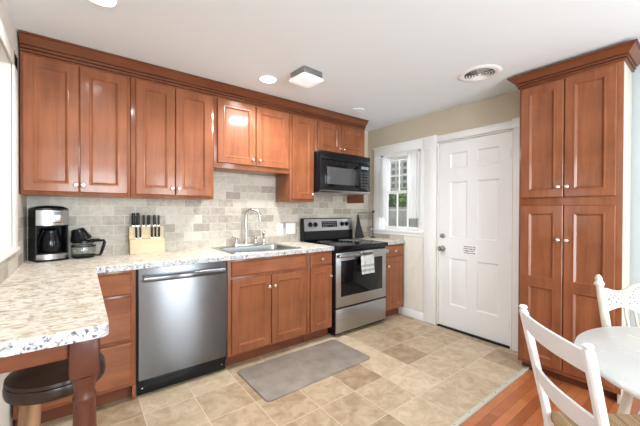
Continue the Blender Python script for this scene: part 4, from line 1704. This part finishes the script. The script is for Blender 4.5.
hi = [bm.verts.new((x, y, 0.452)) for x, y in seatp]
ctr = bm.verts.new((0, 0, 0.440))
ctl = bm.verts.new((0, 0, 0.420))
for a, b_ in ((lo, mi_), (mi_, hi)):
    for k in range(4):
        bm.faces.new((a[k], a[(k + 1) % 4], b_[(k + 1) % 4], b_[k]))
for k in range(4):
    bm.faces.new((hi[k], hi[(k + 1) % 4], ctr))
    bm.faces.new((lo[(k + 1) % 4], lo[k], ctl))
mesh_obj('seat', bm, M['rush'], lc, smooth=30, label='tan woven rush seat')

# ------------------------------------------------------------------ round table
TCX, TCY, TR = 1.985, -3.100, 0.468
tb = thing('round_table', 'round distressed white dining table with worn dark chips along its edge', 'table', (TCX, TCY, -0.012))
worn = laminate('distressed_white_paint', [(0.20, 0.17, 0.13), (0.58, 0.57, 0.53), (0.61, 0.62, 0.61), (0.63, 0.645, 0.65)],
                [0.17, 0.27, 0.5, 0.7], 7, 22, (0.76, 0.75, 0.70), 0.3)
wornedge = laminate('distressed_cream_edge', [(0.12, 0.09, 0.07), (0.50, 0.46, 0.37), (0.56, 0.53, 0.44), (0.60, 0.57, 0.50)],
                    [0.26, 0.36, 0.5, 0.7], 12, 35, (0.20, 0.16, 0.12), 0.4)
bm = B()
lathe(bm, [(0.0, 0.738), (TR - 0.012, 0.738), (TR - 0.002, 0.742), (TR, 0.750)], seg=96)
lathe(bm, [(TR, 0.750), (TR - 0.002, 0.758), (TR - 0.007, 0.762), (0, 0.762)], seg=96, mi=1, caps=False)
tpo = mesh_obj('table_top', bm, [wornedge, worn], tb, smooth=40)
bm = B()
lathe(bm, [(0.24, 0.700), (0.26, 0.700), (0.26, 0.738), (0.24, 0.738)], seg=64, caps=False)
mesh_obj('apron', bm, M['cream_paint'], tb, smooth=40)
bm = B()
lathe(bm, [(0.0, 0.12), (0.06, 0.12), (0.075, 0.16), (0.06, 0.22), (0.045, 0.28), (0.055, 0.36), (0.065, 0.42), (0.05, 0.50), (0.04, 0.56), (0.06, 0.62), (0.09, 0.70), (0.16, 0.738)], seg=32)
mesh_obj('pedestal', bm, M['cream_paint'], tb, smooth=50)
for k in range(4):
    a = R(25 + 90 * k)
    c, s = math.cos(a), math.sin(a)
    bm = B()
    tube(bm, [(0.04 * c, 0.04 * s, 0.20), (0.13 * c, 0.13 * s, 0.17), (0.24 * c, 0.24 * s, 0.08), (0.33 * c, 0.33 * s, 0.022), (0.36 * c, 0.36 * s, 0.02)],
         [0.032, 0.032, 0.026, 0.022, 0.016], 12)
    mesh_obj('foot', bm, M['cream_paint'], tb, smooth=60)

# ------------------------------------------------------------------ carved cream chair behind the table
# local: x along the back, -y the way it faces
cc = thing('carved_back_chair', 'cream spindle-back chair with carved pierced crest rail between the table and the pantry', 'chair', (2.478, -2.936, -0.012), math.atan2(-0.6, 0.8))


def cpost(z):
    return 0.155 + 0.30 * max(0, z - 0.45) * 0.55


for sx in (-1, 1):
    bm = B()
    zs_ = [0.44, 0.50, 0.60, 0.72, 0.84, 0.90]
    tube(bm, [(sx * (0.208 + 0.035 * (z - 0.44)), cpost(z), z) for z in zs_], [0.015, 0.016, 0.018, 0.019, 0.0175, 0.016], 14)
    x, y = sx * (0.208 + 0.035 * 0.46), cpost(0.90)
    lathe(bm, [(0.016, 0), (0.021, 0.006), (0.022, 0.014), (0.017, 0.022), (0.014, 0.030), (0.016, 0.038), (0.010, 0.052), (0.006, 0.058), (0, 0.060)], (x, y, 0.898), (0, 0.16, 1), 16)
    mesh_obj('back_post', bm, M['cream_paint'], cc, smooth=50)
# crest rail: wavy outline, carved relief
bm = B()


def crest_top(t):
    return 0.880 + 0.018 * math.cos(t * 2 * PI * 2) * 0.6 + 0.016 * math.exp(-((t - 0.5) / 0.17) ** 2) - 0.012 * (abs(t - 0.5) > 0.47)


def crest_bot(t):
    return 0.785 - 0.010 * math.cos(t * 2 * PI * 2) - 0.018 * math.exp(-((t - 0.5) / 0.2) ** 2)


sec = []
nn = 40
for k in range(nn + 1):
    t = k / nn
    x = -0.219 + 0.438 * t
    bow = 0.02 * math.sin(PI * t)
    zt, zb = crest_top(t), crest_bot(t)
    ya, yb = cpost(zt) + bow, cpost(zb) + bow
    sec.append([(x, ya - 0.008, zt), (x, ya + 0.008, zt), (x, yb + 0.008, zb), (x, yb - 0.008, zb)])
loft(bm, sec)
cr_ = mesh_obj('crest_rail', bm, M['cream_paint'], cc, smooth=50)
# carving: scrolls and beads raised, with dark discs painting the shade of pierced gaps
bm = B()


def on_rail(x, z, d=0.0085):
    t = (x + 0.219) / 0.438
    return (x, cpost(z) + 0.02 * math.sin(PI * t) - d, z)


def scroll(x, z, r, turns, sgn):
    pts = []
    for k in range(24):
        a = k / 23 * turns * 2 * PI
        q = r * (1 - 0.75 * k / 23)
        pts.append(on_rail(x + sgn * q * math.cos(a), z + q * math.sin(a)))
    tube(bm, pts, 0.0038, 6)


for sgn in (-1, 1):
    scroll(sgn * 0.165, 0.840, 0.028, 1.6, sgn)
    scroll(sgn * 0.100, 0.836, 0.024, 1.5, -sgn)
    tube(bm, [on_rail(sgn * x, z) for x, z in ((0.18, 0.815), (0.15, 0.800), (0.11, 0.806), (0.07, 0.822), (0.05, 0.812))], 0.0035, 6)
pts = [on_rail(0.060 * math.cos(a), 0.843 + 0.052 * math.sin(a)) for a in [2 * PI * k / 32 for k in range(33)]]
tube(bm, pts, 0.0042, 6)
for k in range(8):
    a = 2 * PI * k / 8
    tube(bm, [on_rail(0.012 * math.cos(a), 0.843 + 0.012 * math.sin(a)), on_rail(0.030 * math.cos(a + 0.3), 0.843 + 0.030 * math.sin(a + 0.3)), on_rail(0.042 * math.cos(a), 0.843 + 0.042 * math.sin(a))], [0.003, 0.005, 0.002], 6)
lathe(bm, [(0.010, 0), (0.008, 0.005), (0, 0.007)], on_rail(0, 0.843, 0.007), (0, -1, 0), 12)
mesh_obj('carving', bm, M['cream_paint'], cr_, smooth=50)
bm = B()
rs = random.Random(5)
for k in range(95):
    sx = rs.choice((-1, 1))
    x, z = sx * rs.uniform(0.066, 0.204), rs.uniform(0.800, 0.866)
    lathe(bm, [(0, -0.0005), (rs.uniform(0.0035, 0.0068), -0.0005), (0.003, 0.0006), (0, 0.0008)], on_rail(x, z, 0.008), (0, -1, 0.15), 7)
for k in range(16):
    a = 2 * PI * k / 16 + 0.2
    x, z = 0.049 * math.cos(a), 0.843 + 0.044 * math.sin(a)
    lathe(bm, [(0, -0.0005), (0.0062, -0.0005), (0.003, 0.0006), (0, 0.0008)], on_rail(x, z, 0.008), (0, -1, 0.15), 7)
dark = plain('carving_shade', (0.10, 0.09, 0.075), 0.8)
mesh_obj('hole_shade', bm, dark, cr_, smooth=0)
for k in range(5):
    bm = B()
    x = -0.096 + 0.048 * k
    zt = 0.792
    tube(bm, [(x * 0.95, cpost(0.45) - 0.004, 0.45), (x * 0.97, cpost(0.55), 0.55), (x, cpost(0.66) + 0.008, 0.66), (x, cpost(zt) + 0.014, zt)], [0.006, 0.009, 0.008, 0.006], 10)
    mesh_obj('spindle', bm, M['cream_paint'], cc, smooth=60)
bm = B()
pl = rounded([(-0.215, -0.215), (0.215, -0.215), (0.195, 0.185), (-0.195, 0.185)], {0: 0.07, 1: 0.07, 2: 0.05, 3: 0.05}, 6)
prism(bm, pl, 'z', 0.425, 0.455, bev=0.006)
mesh_obj('seat', bm, M['cream_paint'], cc, smooth=40)
bm = B()
sec = []
for s, z in ((0.90, 0.456), (0.97, 0.468), (0.97, 0.482), (0.88, 0.494), (0.5, 0.499)):
    sec.append([(x * s, y * s - 0.01, z) for x, y in pl])
loft(bm, sec)
csh = mesh_obj('seat_cushion', bm, M['grey_cloth'], smooth=60)
csh.location = (2.478, -2.936, -0.012)
csh.rotation_euler = (0, 0, math.atan2(-0.6, 0.8))
tag(csh, 'flat grey cushion lying on the seat of the carved cream chair', 'cushion')
for sx in (-1, 1):
    for y0, y1 in ((-0.16, -0.205), (0.13, 0.185)):
        bm = B()
        tube(bm, [(sx * 0.16, y0, 0.428), (sx * 0.175, (y0 + y1) / 2, 0.25), (sx * 0.195, y1, 0.0)], [0.018, 0.021, 0.013], 12)
        mesh_obj('leg', bm, M['cream_paint'], cc, smooth=60)
bm = B()
for y in (-0.182, 0.158):
    tube(bm, [(-0.177, y, 0.22), (0.177, y, 0.22)], 0.010, 8)
for sx in (-1, 1):
    tube(bm, [(sx * 0.178, -0.182, 0.20), (sx * 0.178, 0.158, 0.20)], 0.010, 8)
mesh_obj('stretcher', bm, M['cream_paint'], cc, smooth=60)

# ------------------------------------------------------------------ outside the window
bm = B()
box(bm, (XR + 0.14, -4.0, -0.40), (14, 9.0, -0.30))
struct('lawn', bm, M['lawn'], smooth=0)
# board fence
fe = thing('board_fence', 'low pale board fence seen through the bottom panes of the window', 'fence', (6.3, 1.7, -0.3))
bm = B()
for k in range(26):
    y = -2.4 + k * 0.19
    box(bm, (-0.012, y, 0.05), (0.012, y + 0.182, 1.66 + 0.004 * (k % 3)))
mesh_obj('boards', bm, M['fence'], fe, smooth=0)
bm = B()
for z in (0.4, 1.4):
    box(bm, (0.013, -2.4, z), (0.05, 2.54, z + 0.08))
mesh_obj('rails', bm, M['fence'], fe, smooth=0)
# lattice screen
lt = thing('lattice_screen', 'tall pale wooden lattice screen seen through the upper panes of the window', 'trellis', (7.75, 2.4, -0.3))
bm = B()
for y in (-2.5, -0.6, 1.3, 3.0):
    box(bm, (-0.05, y - 0.05, 0.0), (0.05, y + 0.05, 3.6))
for z in (1.9, 3.5):
    box(bm, (-0.04, -2.5, z), (0.04, 3.0, z + 0.10))
mesh_obj('frame', bm, M['lattice'], lt, smooth=0)
bm = B()
for k in range(26):
    y = -2.45 + k * 0.21
    box(bm, (-0.020, y, 1.95), (-0.005, y + 0.075, 3.55))
for k in range(8):
    z = 1.99 + k * 0.20
    box(bm, (-0.006, -2.5, z), (0.010, 3.0, z + 0.085))
mesh_obj('slats', bm, M['lattice'], lt, smooth=0)
hs = thing('neighbour_house', 'grey-sided house wall standing behind the lattice screen outside the window', 'house', (9.0, 2.5, -0.3))
bm = B()
box(bm, (0, -3.5, 0), (3.0, 4.5, 4.6))
mesh_obj('siding', bm, M['siding'], hs, smooth=0)
bm = B()
prism(bm, [(-0.5, 4.6), (3.5, 4.6), (1.5, 6.2)], 'y', -3.8, 4.8)
mesh_obj('roof', bm, M['bark'], hs, smooth=0)


def shrub(x, y, h, r, seed, label, mat):
    t = thing('shrub', label, 'shrub', (x, y, -0.3), 0, 'shrubs behind the board fence')
    rn = random.Random(seed)
    b = B()
    for k in range(520):
        a, e = rn.uniform(0, 2 * PI), math.acos(rn.uniform(-0.7, 1))
        q = r * rn.uniform(0.75, 1.0)
        c = Vector((q * math.sin(e) * math.cos(a), q * math.sin(e) * math.sin(a), h - r + q * math.cos(e) * 1.0))
        n_ = Vector((rn.gauss(0, 1), rn.gauss(0, 1), rn.gauss(0, 1))).normalized()
        u = n_.orthogonal().normalized()
        w = n_.cross(u)
        s = rn.uniform(0.05, 0.10)
        vs_ = [b.verts.new(c + u * s * px + w * s * 0.55 * py + n_ * 0.012 * pz) for px, py, pz in ((-1, 0, -1), (0, -1, 0), (1, 0, -1), (0, 1, 0))]
        b.faces.new(vs_)
    mesh_obj('foliage', b, mat, t, smooth=0)
    b = B()
    for k in range(5):
        a = 2 * PI * k / 5
        tube(b, [(0.03 * math.cos(a), 0.03 * math.sin(a), 0), (0.25 * r * math.cos(a), 0.25 * r * math.sin(a), h * 0.4), (0.6 * r * math.cos(a), 0.6 * r * math.sin(a), h * 0.75)], [0.03, 0.022, 0.01], 6)
    mesh_obj('stem', b, M['bark'], t)


shrub(7.0, 0.65, 2.15, 0.48, 1, 'dark green shrub over the fence, nearest the curtain at the door side', M['leaf'])
shrub(7.0, 1.75, 2.25, 0.50, 2, 'pale yellow-green shrub over the fence in the middle of the window view', M['leaf_pale'])
shrub(7.0, 2.85, 2.20, 0.48, 3, 'green shrub over the fence at the microwave side of the window view', M['leaf'])
